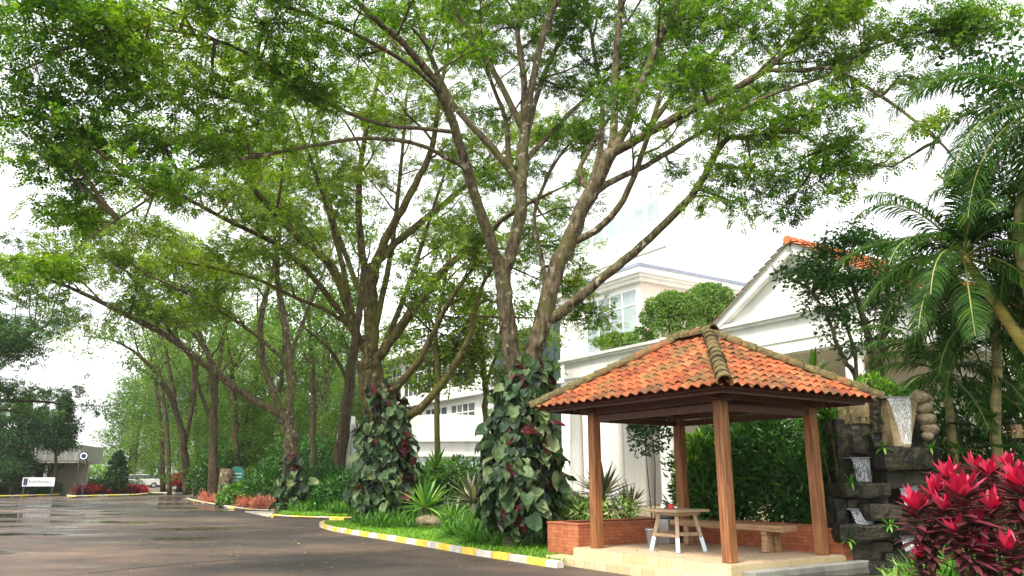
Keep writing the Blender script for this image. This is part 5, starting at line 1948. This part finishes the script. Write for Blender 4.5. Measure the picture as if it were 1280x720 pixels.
bush([(P(u, 598, 75).x, 75.5, .6, 1.0, .7, .6) for u in range(-30, 74, 8)], 'hedge', 'low dark hedge under the white name board', 'leaf_dark', 60, .2, .11, cat='hedge', stems=2)

# small multi-stemmed tree by the waterfall
t = Tree()
b = Vector((8.6, 19.5, .1))
pl = []
for lm in ([(1088, 520, 19.5, .12), (1090, 480, 19.5, .11), (1090, 440, 19.5, .10), (1080, 400, 19.4, .08), (1065, 350, 19.2, .05), (1055, 310, 19, .03)],
           [(1098, 520, 19.6, .11), (1102, 470, 19.6, .10), (1104, 420, 19.7, .085), (1110, 370, 19.8, .06), (1108, 320, 19.8, .03)],
           [(1075, 490, 19.3, .07), (1058, 455, 19, .06), (1044, 425, 18.8, .05), (1035, 395, 18.6, .04), (1010, 360, 18.4, .025)],
           [(1072, 480, 19.2, .05), (1066, 430, 19.2, .045), (1050, 390, 19.1, .035), (1025, 350, 19, .02)],
           [(1094, 460, 19.6, .06), (1112, 410, 20, .05), (1125, 380, 20.2, .035), (1120, 330, 20.3, .02)]):
    lm = [(b.x + .05 * len(pl) - .1, b.y, None)] + lm
    pts = [Vector((lm[0][0], lm[0][1], .1))] + [P(*q[:3]) for q in lm[1:]]
    p2, r2 = smooth_pts(pts, [.13] + [q[3] for q in lm[1:]], 4, .04)
    pl.append(p2)
    t.limb(p2, r2, start=.68, gap=.4, L=(.4, .9), sr=.24, subs=3, n=7)
for u, v, rx, n in ((1000, 335, .45, 12), (1030, 320, .5, 14), (1060, 300, .5, 14), (1090, 300, .4, 12), (1110, 315, .35, 8), (1040, 350, .5, 14), (1075, 345, .5, 14), (1105, 350, .4, 10), (1010, 365, .35, 8), (985, 345, .25, 5),
                   (1050, 380, .35, 7), (1085, 385, .35, 7), (1120, 385, .3, 6), (1030, 300, .3, 5), (1075, 285, .3, 6)):
    c = P(u, v, 19.2 + rnd(-.5, .5))
    t.pad(c, rx, .22, int(n * 1.15), .2, t.nearest(c, pl))
t.finish('multi_stem_tree', b, 'small dark leaved tree with several bare stems behind the waterfall', bark='bark', leaf='leaf_bush', K=24, LL=.11, LW=.06, flat=.5, curl=.8)


# ------------------------------------------------------------------ leaf wrapped trunks
def vine(base, prof, Yc, n, size, label, seed, topu, red=.08):
    """big heart-shaped leaves hanging like shingles round a trunk; prof: list of (v, half width px)"""
    random.seed(seed)
    core = MB()
    zs, rs, us = [], [], []
    for v, hw, uc in prof:
        p = P(uc, v, Yc)
        zs.append(p.z)
        rs.append(hw / 960 * Yc)
        us.append(p.x)
    order = np.argsort(zs)
    zs, rs, us = np.array(zs)[order], np.array(rs)[order], np.array(us)[order]
    C, D, N, S, MI = [], [], [], [], []
    for i in range(n):
        z = rnd(zs[0], zs[-1])
        if random.random() < .25:
            z = rnd(zs[0], zs[0] + (zs[-1] - zs[0]) * .6)
        r = np.interp(z, zs, rs)
        cx = np.interp(z, zs, us)
        a = rnd(0, 2 * math.pi)
        rr = r * (.80 + .24 * math.sin(3 * a + z * 2.3 + seed) * .6) * rnd(.55, 1.08)
        o = Vector((math.cos(a), math.sin(a), 0))
        C.append((cx + o.x * rr, Yc + o.y * rr, z + rnd(0, .25)))
        dn = Vector((0, 0, -1)) + o * rnd(.0, .9) + rvec(.40)
        D.append(tuple(dn))
        N.append(tuple(o * 1.0 + Vector((0, 0, rnd(.0, .8))) + rvec(.45)))
        S.append(size * (rnd(.4, .75) if random.random() < .5 else rnd(.7, 1.08)))
        f = (z - zs[0]) / (zs[-1] - zs[0])
        MI.append(1 if random.random() < (red + .25 * max(0, f - .75) * 4 * .8 + (.10 if o.x > .7 else 0)) else 0)
    tv, tf = HEART
    V, F = scatter(tv, tf, np.array(C), np.array(D), np.array(N), np.array(S), np.array(S) * .86)
    root = empty('climbing_vine', base, 0, label, 'climbing plant')
    mi = np.repeat(np.array(MI), len(tf))
    o = mesh_np('foliage', V, F, [M['leaf_vine'], M['leaf_maroon']], root, mi, smooth=False)
    o.location = -Vector(base)
    for i in range(26):
        a = rnd(0, 6.28)
        pts = []
        for k in range(9):
            z = zs[0] + (zs[-1] - zs[0]) * k / 8 * .96
            r = np.interp(z, zs, rs) * rnd(.42, .66)
            a += rnd(-.35, .35)
            pts.append((np.interp(z, zs, us) + math.cos(a) * r, Yc + math.sin(a) * r, z))
        core.tube(pts, [.05, .045, .04, .04, .035, .03, .03, .025, .015], 5)
    core.build('stem', M['rock_dark'], root, smooth=True, loc=-Vector(base))
    return root


vine(base1 + Vector((0, 0, .02)), [(672, 22, 650), (656, 36, 650), (640, 56, 648), (620, 62, 648), (600, 60, 650), (560, 52, 650), (520, 45, 654), (490, 37, 657), (462, 24, 664)], 18.4, 1350, .40,
     'climbing plant of big heart shaped leaves on the trunk beside the pavilion', 4, 0)
vine(base2 + Vector((0, 0, .02)), [(654, 16, 480), (645, 26, 480), (633, 42, 478), (600, 46, 480), (560, 42, 482), (530, 36, 484), (500, 26, 480), (484, 16, 474)], 27.5, 1050, .42,
     'climbing plant of big hanging leaves on the second trunk from the pavilion', 9, 0, .05)
vine(base3 + Vector((0, 0, .02)), [(640, 26, 366), (615, 26, 366), (592, 18, 366), (575, 12, 366)], 37.3, 120, .6, 'climbing plant on the foot of the leaning tree', 12, 0, .1)


# ------------------------------------------------------------------ strap leaved plants
def strap(mb, c, az, el, L, w, droop, fold=.25, seg=6, mi=0, tipw=.04):
    """one arching blade"""
    d = Vector((math.cos(az) * math.cos(el), math.sin(az) * math.cos(el), math.sin(el)))
    pts, ws = [], []
    p = Vector(c)
    side = Vector((-math.sin(az), math.cos(az), 0))
    for i in range(seg + 1):
        t = i / seg
        pts.append(p.copy())
        ws.append(w * (.45 + 1.5 * t * (1 - t) * 1.45 if t < .5 else max(tipw, (.45 + 1.5 * .25 * 1.45) * (1 - ((t - .5) / .5) ** 1.6))))
        d = (d + Vector((0, 0, -droop / seg))).normalized()
        p = p + d * (L / seg)
    mb.strip(pts, ws, side, fold, mi)


def rosette(mb, c, n, L, w, el=(.2, 1.4), droop=.6, fold=.25, seg=6, mi=0):
    for i in range(n):
        f = i / n
        strap(mb, Vector(c) + rvec(.015), i * 2.4 + rnd(-.3, .3), el[1] + (el[0] - el[1]) * f ** .8 + rnd(-.1, .1), L * rnd(.75, 1.1) * (.8 + .2 * f), w * rnd(.85, 1.15), droop * (0.5 + f), fold, seg, mi)


def rosette_plant(name, loc, label, leaf, n, L, w, cat='plant', group=None, el=(.15, 1.35), droop=.6, fold=.25, z=0):
    mb = MB()
    rosette(mb, (0, 0, z), n, L, w, el, droop, fold)
    root = empty(name, loc, 0, label, cat, group)
    mb.build('foliage', M[leaf], root)
    st = MB()
    st.tube([(0, 0, -.1), (0, 0, z + .12)], [.10, .07], 8)
    st.build('stem', M['bark'], root)
    return root


random.seed(17)
for u, v, Y, lab, lf, n, L, w, el in (
        (532, 636, 24.2, 'light green spiky yucca above the beige rock', 'leaf_yucca', 46, 1.25, .055, (.1, 1.4)),
        (592, 628, 22.6, 'dark striped spiky agave left of the nearest leaf wrapped trunk', 'leaf_agave', 38, 1.25, .075, (.05, 1.4)),
        (566, 648, 23.2, 'small green spiky rosette between the yucca and the dark agave', 'leaf_yucca', 30, .8, .05, (.1, 1.3))):
    rosette_plant('yucca' if lf == 'leaf_yucca' else 'agave', P(u, v, Y), lab, lf, n, L, w, el=el, droop=.45)
for u, v, Y, lab, lf, n, L, w in (
        (752, 622, 18.6, 'large grey striped spiky agave in the brick planter', 'leaf_agave', 44, 1.05, .06),
        (788, 634, 18.9, 'brownish spiky rosette at the right end of the brick planter', 'leaf_agave', 34, .8, .05),
        (1014, 470, 21.5, 'upright sword leaved plant showing above the pavilion roof', 'leaf_yucca', 22, 1.0, .07),
        (545, 585, 30, 'spiky green rosette in front of the thin grey stemmed tree', 'leaf_yucca', 30, 1.1, .06)):
    p = P(u, v, Y)
    rosette_plant('agave' if 'leaf_agave' == lf else 'dracaena', p, lab, lf, n, L, w, droop=.4)
# plants filling the planter front and beside it
for u, v, Y, lab in ((770, 640, 18.2, 'pale green leafy plant in front of the agave in the planter'), (735, 640, 18.4, 'pale green leafy plant at the left end of the planter'), (700, 628, 20.5, 'green leafy plant left of the agave')):
    p = P(u, v, Y)
    bush([(p.x, p.y, p.z, .5, .4, .28)], 'leafy_plant', lab, 'leaf_varieg', 300, .16, .045, cat='plant', loc=(p.x, p.y, max(.1, p.z - .3)))


def clumps(name, pts, leaf, n, L, w, droop=.9, el=(.35, 1.35), label=None, cat='ground cover'):
    mb = MB()
    for p in pts:
        s = rnd(.7, 1.2)
        rosette(mb, p, int(n * rnd(.8, 1.2)), L * s, w * s, el, droop, .2, 5)
    o = mb.build(name, M[leaf])
    return tag(o, label, cat, kind='stuff')


def inside(pt, poly):
    x, y = pt
    c = False
    j = len(poly) - 1
    for i in range(len(poly)):
        xi, yi = poly[i]
        xj, yj = poly[j]
        if (yi > y) != (yj > y) and x < (xj - xi) * (y - yi) / (yj - yi) + xi:
            c = not c
        j = i
    return c


def area_pts(poly, n, z=.1):
    xs, ys = [p[0] for p in poly], [p[1] for p in poly]
    out = []
    while len(out) < n:
        q = (rnd(min(xs), max(xs)), rnd(min(ys), max(ys)))
        if inside(q, poly):
            out.append(Vector((q[0], q[1], z)))
    return out


cover1 = pxy((545, 676), (590, 688), (640, 690), (700, 684), (712, 668), (690, 655), (640, 652), (600, 652), (560, 656))
clumps('strap_leaf_cover', area_pts(cover1, 120) + area_pts(pxy((556, 678), (600, 689), (650, 692), (705, 688), (712, 676), (640, 676), (580, 668)), 110), 'leaf_strap', 28, .78, .022, label='arching strap leaved ground cover round the nearest trunk')
cover1b = pxy((640, 688), (700, 684), (716, 668), (690, 650), (650, 650))
clumps('strap_leaf_cover', area_pts(cover1b, 34), 'leaf_varieg', 22, .50, .022, label='pale variegated strap leaves between the nearest trunk and the planter')
cover2 = pxy((440, 661), (470, 667), (520, 664), (560, 655), (540, 645), (500, 645), (445, 655))
clumps('strap_leaf_cover', area_pts(cover2, 120) + area_pts(pxy((436, 660), (470, 667), (520, 666), (530, 660), (480, 659), (445, 655)), 14), 'leaf_strap', 22, .72, .026, label='strap leaved ground cover round the second leaf wrapped trunk')
cover3 = pxy((362, 645), (400, 647), (436, 648), (450, 640), (420, 634), (370, 636))
clumps('fern_cover', area_pts(cover3, 150), 'leaf_strap', 22, .8, .035, label='bright green fern like ground cover behind the yellow kerb')
cover4 = pxy((560, 656), (610, 654), (660, 652), (650, 640), (560, 638), (500, 644))
clumps('strap_leaf_cover', area_pts(cover4, 120), 'leaf_strap', 20, .8, .035, label='taller strap leaves behind the two leaf wrapped trunks')

# red and orange border plants on the second island
crot = pxy((252, 628), (270, 632), (275, 627), (258, 624))
clumps('orange_croton_bed', area_pts(crot, 40), 'leaf_croton', 26, .85, .05, .5, (.3, 1.4), 'orange pink leaved bed at the bend of the pale kerb', 'flower bed')
crot2 = pxy((298, 636.5), (342, 639.5), (344, 634), (302, 632))
clumps('orange_croton_bed', area_pts(crot2, 60), 'leaf_croton', 26, .8, .05, .5, (.3, 1.4), 'pale orange leaved bed below the red plants', 'flower bed')
red = pxy((300, 631), (338, 632), (338, 628), (302, 627.5))
clumps('red_cordyline_bed', [p + Vector((0, 0, .7)) for p in area_pts(red, 70)], 'leaf_redbed', 24, .85, .07, .5, (.2, 1.4), 'deep red leaved bed behind the pale orange plants', 'flower bed')
rb = pxy((93, 619.6), (180, 618.6), (184, 617), (100, 616.5))
clumps('red_flower_bed', [p + Vector((0, 0, rnd(.02, .34))) for p in area_pts(rb, 340, .12)], 'leaf_redbed', 16, .8, .09, .5, (.2, 1.4), 'red leaved bed round the clipped topiary', 'flower bed')
rb2 = [(P(u, 598, Y).x, Y) for u, Y in ((215, 80), (234, 80), (234, 84), (215, 84))]
clumps('red_flower_bed', [p + Vector((0, 0, rnd(.6, 1.5))) for p in area_pts(rb2, 50, .12)], 'leaf_redbed', 16, .9, .09, .5, (.2, 1.4), 'small red leaved bed by the far tree trunks', 'flower bed')

# clipped grass on the lawn
lawn_poly = [(x, y) for x, y in k1s] + pxy((420, 656), (480, 652), (560, 655), (640, 650), (716, 655), (730, 690), (712, 706))
gp = area_pts([(p[0] * 1, p[1] * 1) for p in lawn_poly], 26000, .098)
C = np.array([tuple(p) for p in gp])
n = len(C)
a = RNG.uniform(0, 6.28, n)
D = np.stack([np.cos(a) * .45, np.sin(a) * .45, RNG.uniform(.6, 1.2, n)], 1)
N = np.stack([np.cos(a), np.sin(a), np.full(n, .4)], 1)
V, F = scatter([(-.5, 0, 0), (.5, 0, 0), (.28, .6, .2), (0, 1, .6)], [(0, 1, 2, 3)], C, D, N, RNG.uniform(.05, .12, n), RNG.uniform(.018, .03, n))
tag(mesh_np('grass', V, F, M['grass']), 'short green grass on the strip of lawn inside the painted kerb', 'grass', kind='stuff')
v_poly = pxy((348, 646.5), (432, 649.5), (436, 645), (352, 643))
gp = area_pts(v_poly, 5000, .098)
C = np.array([tuple(p) for p in gp])
n = len(C)
a = RNG.uniform(0, 6.28, n)
D = np.stack([np.cos(a) * .45, np.sin(a) * .45, RNG.uniform(.6, 1.2, n)], 1)
N = np.stack([np.cos(a), np.sin(a), np.full(n, .4)], 1)
V, F = scatter([(-.5, 0, 0), (.5, 0, 0), (.28, .6, .2), (0, 1, .6)], [(0, 1, 2, 3)], C, D, N, RNG.uniform(.08, .16, n), RNG.uniform(.03, .05, n))
tag(mesh_np('grass', V, F, M['grass']), 'short green grass behind the yellow kerb of the drive', 'grass', kind='stuff')


# ------------------------------------------------------------------ palms, cordylines and the right hand planting
def frond(mb, base, az, el, L, droop, nl=34, ll=.42, lw=.022, mi=0, hang=.35):
    d = Vector((math.cos(az) * math.cos(el), math.sin(az) * math.cos(el), math.sin(el)))
    pts = [Vector(base)]
    k = 12
    for i in range(k):
        d = (d + Vector((0, 0, -droop / k * (.5 + 1.2 * i / k)))).normalized()
        pts.append(pts[-1] + d * L / k)
    mb.tube(pts, [.022 * (1 - .85 * i / k) + .003 for i in range(k + 1)], 5, mi=1, cap=False)
    for i in range(nl):
        t = .14 + .86 * (i / (nl - 1))
        j = min(int(t * k), k - 1)
        p = pts[j].lerp(pts[j + 1], t * k - j)
        tan = (pts[j + 1] - pts[j]).normalized()
        s = tan.cross(Vector((0, 0, 1)))
        s = s.normalized() if s.length > .05 else Vector((-math.sin(az), math.cos(az), 0))
        upv = s.cross(tan)
        lf = ll * (.45 + 1.1 * math.sin(math.pi * min(1, t * .86 + .12)) * .62)
        for sg in (-1, 1):
            dd = (s * sg * rnd(.75, .95) + tan * rnd(.45, .75) + upv * rnd(.1, .35)).normalized()
            q = [p]
            for m in range(3):
                dd = (dd + Vector((0, 0, -hang * rnd(.5, 1.2) * (m + .4)))).normalized()
                q.append(q[-1] + dd * lf / 3)
            side = dd.cross(upv)
            side = side.normalized() if side.length > .05 else tan
            mb.strip(q, [lw * .6, lw, lw * .8, lw * .12], tan * .8 + side * .2 * 0, .15, mi)


def palm(name, loc, path, rad, label, nf, L, leaf='leaf_palm', stem_mat=None, el=(-.2, 1.2), ll=.5, nl=34, seed=1, droop=1.5, azs=None, lw=.019):
    random.seed(seed)
    root = empty(name, loc, 0, label, 'palm')
    loc = Vector(loc)
    tr = MB()
    pts, rads = smooth_pts([Vector(p) for p in path], rad, 6, .008)
    tr.tube(pts, [r * (1.06 if i % 3 == 0 else 1) for i, r in enumerate(rads)], 10)
    tr.build('trunk', M[stem_mat or 'palm_stem'], root, smooth=True, loc=-loc)
    top = pts[-1]
    for i in range(nf):
        mb = MB()
        az = (azs[i % len(azs)] + rnd(-.15, .15)) if azs else i * 2.4 + rnd(-.3, .3)
        e = el[1] + (el[0] - el[1]) * (i / max(nf - 1, 1)) + rnd(-.1, .1)
        frond(mb, top + Vector((0, 0, rnd(-.1, .05))), az, e, L * rnd(.85, 1.12), droop * rnd(.8, 1.15), nl, ll, lw)
        mb.build('frond', [M[leaf], M['palm_rachis']], root, loc=-loc)
    return root


M['palm_stem'] = surf('palm_stem', (.10, .085, .03), (.24, .20, .07), 3, .6, .4, .01, stretch=(1, 1, 3), c3=(.36, .30, .11))
M['palm_rachis'] = surf('palm_rachis', (.12, .16, .03), (.26, .26, .06), 3, .5, 0)
M['palm_stem_yellow'] = surf('yellow_palm_stem', (.22, .17, .03), (.38, .30, .06), 3, .5, .3, .01, stretch=(1, 1, 3), c3=(.50, .40, .10))

g = P(1290, 640, 13.2)
palm('leaning_palm', (g.x, 13.2, .1), [(g.x + .5, 13.2, .1), P(1305, 480, 13.2), P(1275, 425, 13.2), P(1235, 365, 13.2), P(1205, 320, 13.2)], [.13, .115, .10, .085, .07],
     'leaning palm with a yellow green trunk at the right edge', 30, 2.2, 'leaf_palm', 'palm_stem_yellow', el=(-.5, 1.3), ll=.5, nl=60, seed=3, droop=1.7)
g = P(1190, 600, 15.6)
palm('small_palm', (g.x, 15.6, .1), [(g.x + .05, 15.6, .1), P(1192, 560, 15.6), P(1186, 510, 15.6), P(1178, 462, 15.6)], [.085, .08, .075, .065],
     'small palm with a pale ringed trunk right of the waterfall', 16, 2.0, 'leaf_palm', None, el=(-.4, 1.3), ll=.5, nl=58, seed=5, droop=1.5)
g = P(1248, 600, 14.6)
palm('small_palm', (g.x, 14.6, .1), [(g.x, 14.6, .1), P(1246, 560, 14.6), P(1245, 500, 14.6), P(1246, 440, 14.6), P(1240, 395, 14.6)], [.10, .09, .085, .08, .07],
     'taller palm with a mossy trunk behind the leaning palm', 18, 2.2, 'leaf_palm', None, el=(-.6, 1.2), ll=.55, nl=58, seed=8, droop=1.6)
g = P(1300, 600, 12.0)
palm('tall_palm', (g.x + .9, 12.4, .1), [(g.x + .9, 12.4, .1), (g.x + .8, 12.4, 3), (g.x + .55, 12.3, 5.6), P(1310, 130, 12.2)], [.16, .14, .12, .10],
     'tall palm whose dark fronds hang down at the upper right edge', 26, 2.9, 'leaf_palm', None, el=(-.9, 1.0), ll=.65, nl=72, seed=13, droop=1.9)
g = P(1320, 330, 12.6)
palm('tall_palm', (g.x + .5, 13.0, .1), [(g.x + .5, 13.0, .1), (g.x + .4, 13, 2.4), P(1322, 265, 12.9)], [.14, .12, .09],
     'palm with dark drooping fronds just below the tallest one at the right edge', 24, 2.5, 'leaf_palm', None, el=(-.8, 1.1), ll=.6, nl=66, seed=19, droop=1.8)
bush([bl(1230, 60, 15, .9, .8, .7), bl(1250, 110, 15, .7, .8, .7), bl(1270, 180, 15.4, .6, .7, .8), bl(1160, 330, 17, .5, .5, .4)], 'climber_mass', 'loose leafy growth among the palm fronds at the upper right', 'leaf_bush', 60, .16, .08, cat='climbing plant', loc=(10.2, 15.4, .1), stems=2, shell=.9)


# lady palms (fans of narrow fingers on thin canes)
def lady_palm(loc, n, h, spread, label, seed, leaf='leaf_palm', L=.38):
    random.seed(seed)
    root = empty('lady_palm', loc, 0, label, 'palm')
    mb, st = MB(), MB()
    for i in range(n):
        a = rnd(0, 6.28)
        hh = h * rnd(.45, 1)
        r = spread * rnd(.2, 1)
        b = Vector((math.cos(a) * r * .35, math.sin(a) * r * .35, 0))
        t = Vector((math.cos(a) * r, math.sin(a) * r, hh))
        st.tube([b, b.lerp(t, .5) + Vector((0, 0, .08)), t], [.014, .012, .007], 5)
        nf = random.randint(7, 10)
        tilt = rnd(.1, .8)
        az = a + rnd(-.6, .6)
        for k in range(nf):
            f = (k / (nf - 1) - .5) * 2.5
            strap(mb, t, az + f, tilt + .25 * math.cos(f), L * rnd(.8, 1.1), .026, .8, .2, 4)
    mb.build('foliage', M[leaf], root)
    st.build('stem', M['bark_moss'], root)
    return root


p = P(1052, 560, 15.4)
lady_palm((p.x, p.y, .1), 30, 2.9, .75, 'fan leaved palm between the pavilion eave and the waterfall', 3, L=.5)
p = P(1215, 600, 15.2)
lady_palm((p.x, 15.2, .1), 46, 2.6, 1.1, 'clump of dark fan leaved palms behind the red cordylines', 4)
p = P(1268, 600, 13.8)
lady_palm((p.x, 13.8, .1), 40, 2.3, 1.0, 'clump of dark fan leaved palms at the right edge', 6)
p = P(1165, 600, 16.6)
lady_palm((p.x, 16.6, .1), 30, 2.4, .8, 'clump of fan leaved palms close behind the boulders', 8)
# greenery on top of the waterfall
p = P(1128, 494, 14.75)
o = MB()
random.seed(23)
for dx in (-.28, -.1, .08, .26):
    rosette(o, (dx, rnd(-.1, .15), 0), 18, .32, .022, (.2, 1.3), .8, .2, 5)
o = o.build('fern', M['leaf_strap'], loc=p)
tag(o, 'low green fern along the top of the waterfall', 'fern')
for i, (u, v, Y, lab) in enumerate(((1066, 603, 14.3, 'small fern on the left stone ledge below the upper left fall'), (1112, 657, 14.0, 'small fern on the lower left stone ledge'),
                                     (1104, 560, 14.3, 'small fern where the tan pillar meets the trough'), (1164, 560, 14.3, 'small fern under the boulder pile'), (1060, 675, 14.1, 'small fern at the foot of the fountain by the pavilion'))):
    o_ = MB()
    rosette(o_, (0, 0, 0), 16, .26, .022, (.0, 1.2), 1.0, .2, 5)
    o_ = o_.build('fern', M['leaf_strap'], loc=P(u, v, Y))
    tag(o_, lab, 'fern')
p = P(1090, 482, 15.4)
bush([(p.x, p.y, p.z, .35, .3, .22), (p.x + .3, p.y + .1, p.z - .08, .25, .25, .2)], 'bright_bush', 'bright lime shrub on top of the left stone pillar', 'leaf_bright', 300, .12, .045, loc=(p.x, p.y, p.z - .3))

# foreground cordylines
GC = 'red topped cordylines in the right foreground'


def cordyline(loc, heads, label, seed):
    random.seed(seed)
    root = empty('cordyline', loc, 0, label, 'plant', GC)
    loc = Vector(loc)
    extra = [(Vector(h[0]) + Vector((rnd(-.28, .28), rnd(-.1, .35), rnd(-.30, .02))), random.choice((0, 5, 8)), h[2] * .8) for h in heads]
    for hp_, red, sz in list(heads) + extra:
        sz *= .9
        hp_ = Vector(hp_)
        st = MB()
        b = loc + Vector((rnd(-.12, .12), rnd(-.12, .12), 0))
        st.tube([b, b.lerp(hp_, .5) + rvec(.04), hp_], [.022, .018, .014], 6)
        s_ = st.build('stem', M['bark'], root, loc=-loc)
        mb = MB()
        nd = 30
        for i in range(nd):
            f = i / nd
            z = -.42 * f * sz
            strap(mb, hp_ + Vector((0, 0, z)), i * 2.4 + rnd(-.3, .3), .85 - 1.0 * f + rnd(-.15, .15), .40 * sz * rnd(.8, 1.15), .058 * sz * rnd(.8, 1.2), .7, .3, 6)
        mb.build('foliage', M['leaf_cordy'], root, loc=-loc)
        if red:
            mb = MB()
            for i in range(red):
                f = i / red
                strap(mb, hp_ + Vector((0, 0, .03)), i * 2.4 + rnd(-.3, .3), 1.42 - .75 * f + rnd(-.12, .12), .34 * sz * rnd(.7, 1.15), .066 * sz * rnd(.8, 1.15), rnd(.1, .7), .3, 6)
            mb.build('red_top', M['leaf_red'], root, loc=-loc)
    return root


def cg(u, Y):
    p = P(u, 690, Y)
    return (p.x, Y, .1)


cordyline(cg(1160, 9.8), [(P(1146, 640, 9.8), 14, .95), (P(1172, 618, 10.0), 9, .8), (P(1160, 668, 9.7), 0, .8)], 'cordyline with a single low red head, nearest the waterfall', 2)
cordyline(cg(1200, 9.6), [(P(1203, 622, 9.5), 17, 1.1), (P(1186, 600, 10.1), 12, .85), (P(1210, 668, 9.4), 0, .9)], 'cordyline with the largest bright red head, left of centre of the clump', 3)
cordyline(cg(1240, 9.8), [(P(1238, 596, 10.2), 12, .85), (P(1240, 640, 9.6), 12, .9), (P(1228, 690, 9.4), 6, .8)], 'cordyline with a red head low in front and one behind, middle of the clump', 4)
cordyline(cg(1278, 9.6), [(P(1276, 610, 9.6), 14, 1.05), (P(1262, 690, 9.3), 8, .85), (P(1290, 650, 9.5), 8, .9)], 'cordyline with red heads at the right edge', 5)
cordyline(cg(1225, 10.6), [(P(1222, 588, 10.6), 8, .8), (P(1260, 586, 10.7), 9, .8)], 'cordyline at the back of the clump with small red heads', 6)
# low edging plants in front
pts = []
random.seed(29)
for i in range(70):
    u = rnd(1105, 1300)
    Y = rnd(9.6, 12.4)
    p = P(u, 690, Y)
    pts.append(Vector((p.x, Y, .12)))
clumps('edging_cover', pts, 'leaf_varieg', 16, .34, .032, .8, (.2, 1.3), 'low green and cream edging plants under the cordylines')
pts = []
for i in range(60):
    u = rnd(1130, 1320)
    Y = rnd(10.6, 13.6)
    p = P(u, 690, Y)
    pts.append(Vector((p.x, Y, .12)))
clumps('edging_cover', pts, 'leaf_strap', 16, .6, .036, .8, (.3, 1.3), 'dark strap leaves behind the cordylines')
p = P(1272, 540, 13.0)
tag(rosette_plant('orange_flower', p, 'small orange flowered plant at the right edge above the cordylines', 'leaf_croton', 14, .18, .02, z=.0), None)

random.seed(41)
gp = area_pts(pxy((60, 719), (700, 712), (560, 684), (430, 664), (330, 655), (200, 660)), 420, .014) + area_pts([PW(-1.8, -1.9)[:2], PW(1.4, -1.8)[:2], PW(1.4, 1.9)[:2], PW(-1.4, 2.0)[:2]], 60, FZ + .008)
gp = [q for q in gp if not inside((q.x, q.y), island1) or q.z > .2]
C = np.array([tuple(p) for p in gp])
n = len(C)
a = RNG.uniform(0, 6.28, n)
D = np.stack([np.cos(a), np.sin(a), RNG.uniform(-.05, .15, n)], 1)
N = np.stack([RNG.normal(0, .2, n), RNG.normal(0, .2, n), np.ones(n)], 1)
V, F = scatter(*DIAMOND, C, D, N, RNG.uniform(.04, .09, n), RNG.uniform(.02, .04, n))
M['leaf_dry'] = leaf_mat('dry_leaf', [(.10, .05, .02), (.28, .17, .06), (.40, .32, .10)], .7, 0, 1.0, vary=.9)
tag(mesh_np('fallen_leaves', V, F, M['leaf_dry']), 'small dry fallen leaves on the road and the pavilion floor', 'leaves', kind='stuff')

# ------------------------------------------------------------------ thin damp air
hz = MB().box(-640, -240, -1, 640, 940, 46).build('haze', bpy.data.materials.new('haze'))
hm = hz.data.materials[0]
hm.use_nodes = True
hm.node_tree.nodes.clear()
ho = hm.node_tree.nodes.new('ShaderNodeOutputMaterial')
hv = hm.node_tree.nodes.new('ShaderNodeVolumePrincipled')
hv.inputs['Color'].default_value = (.93, .95, .95, 1)
hv.inputs['Density'].default_value = .00025
hv.inputs['Anisotropy'].default_value = .3
hm.node_tree.links.new(hv.outputs[0], ho.inputs['Volume'])
tag(hz, 'thin pale haze that softens the far trees', 'haze', kind='stuff')
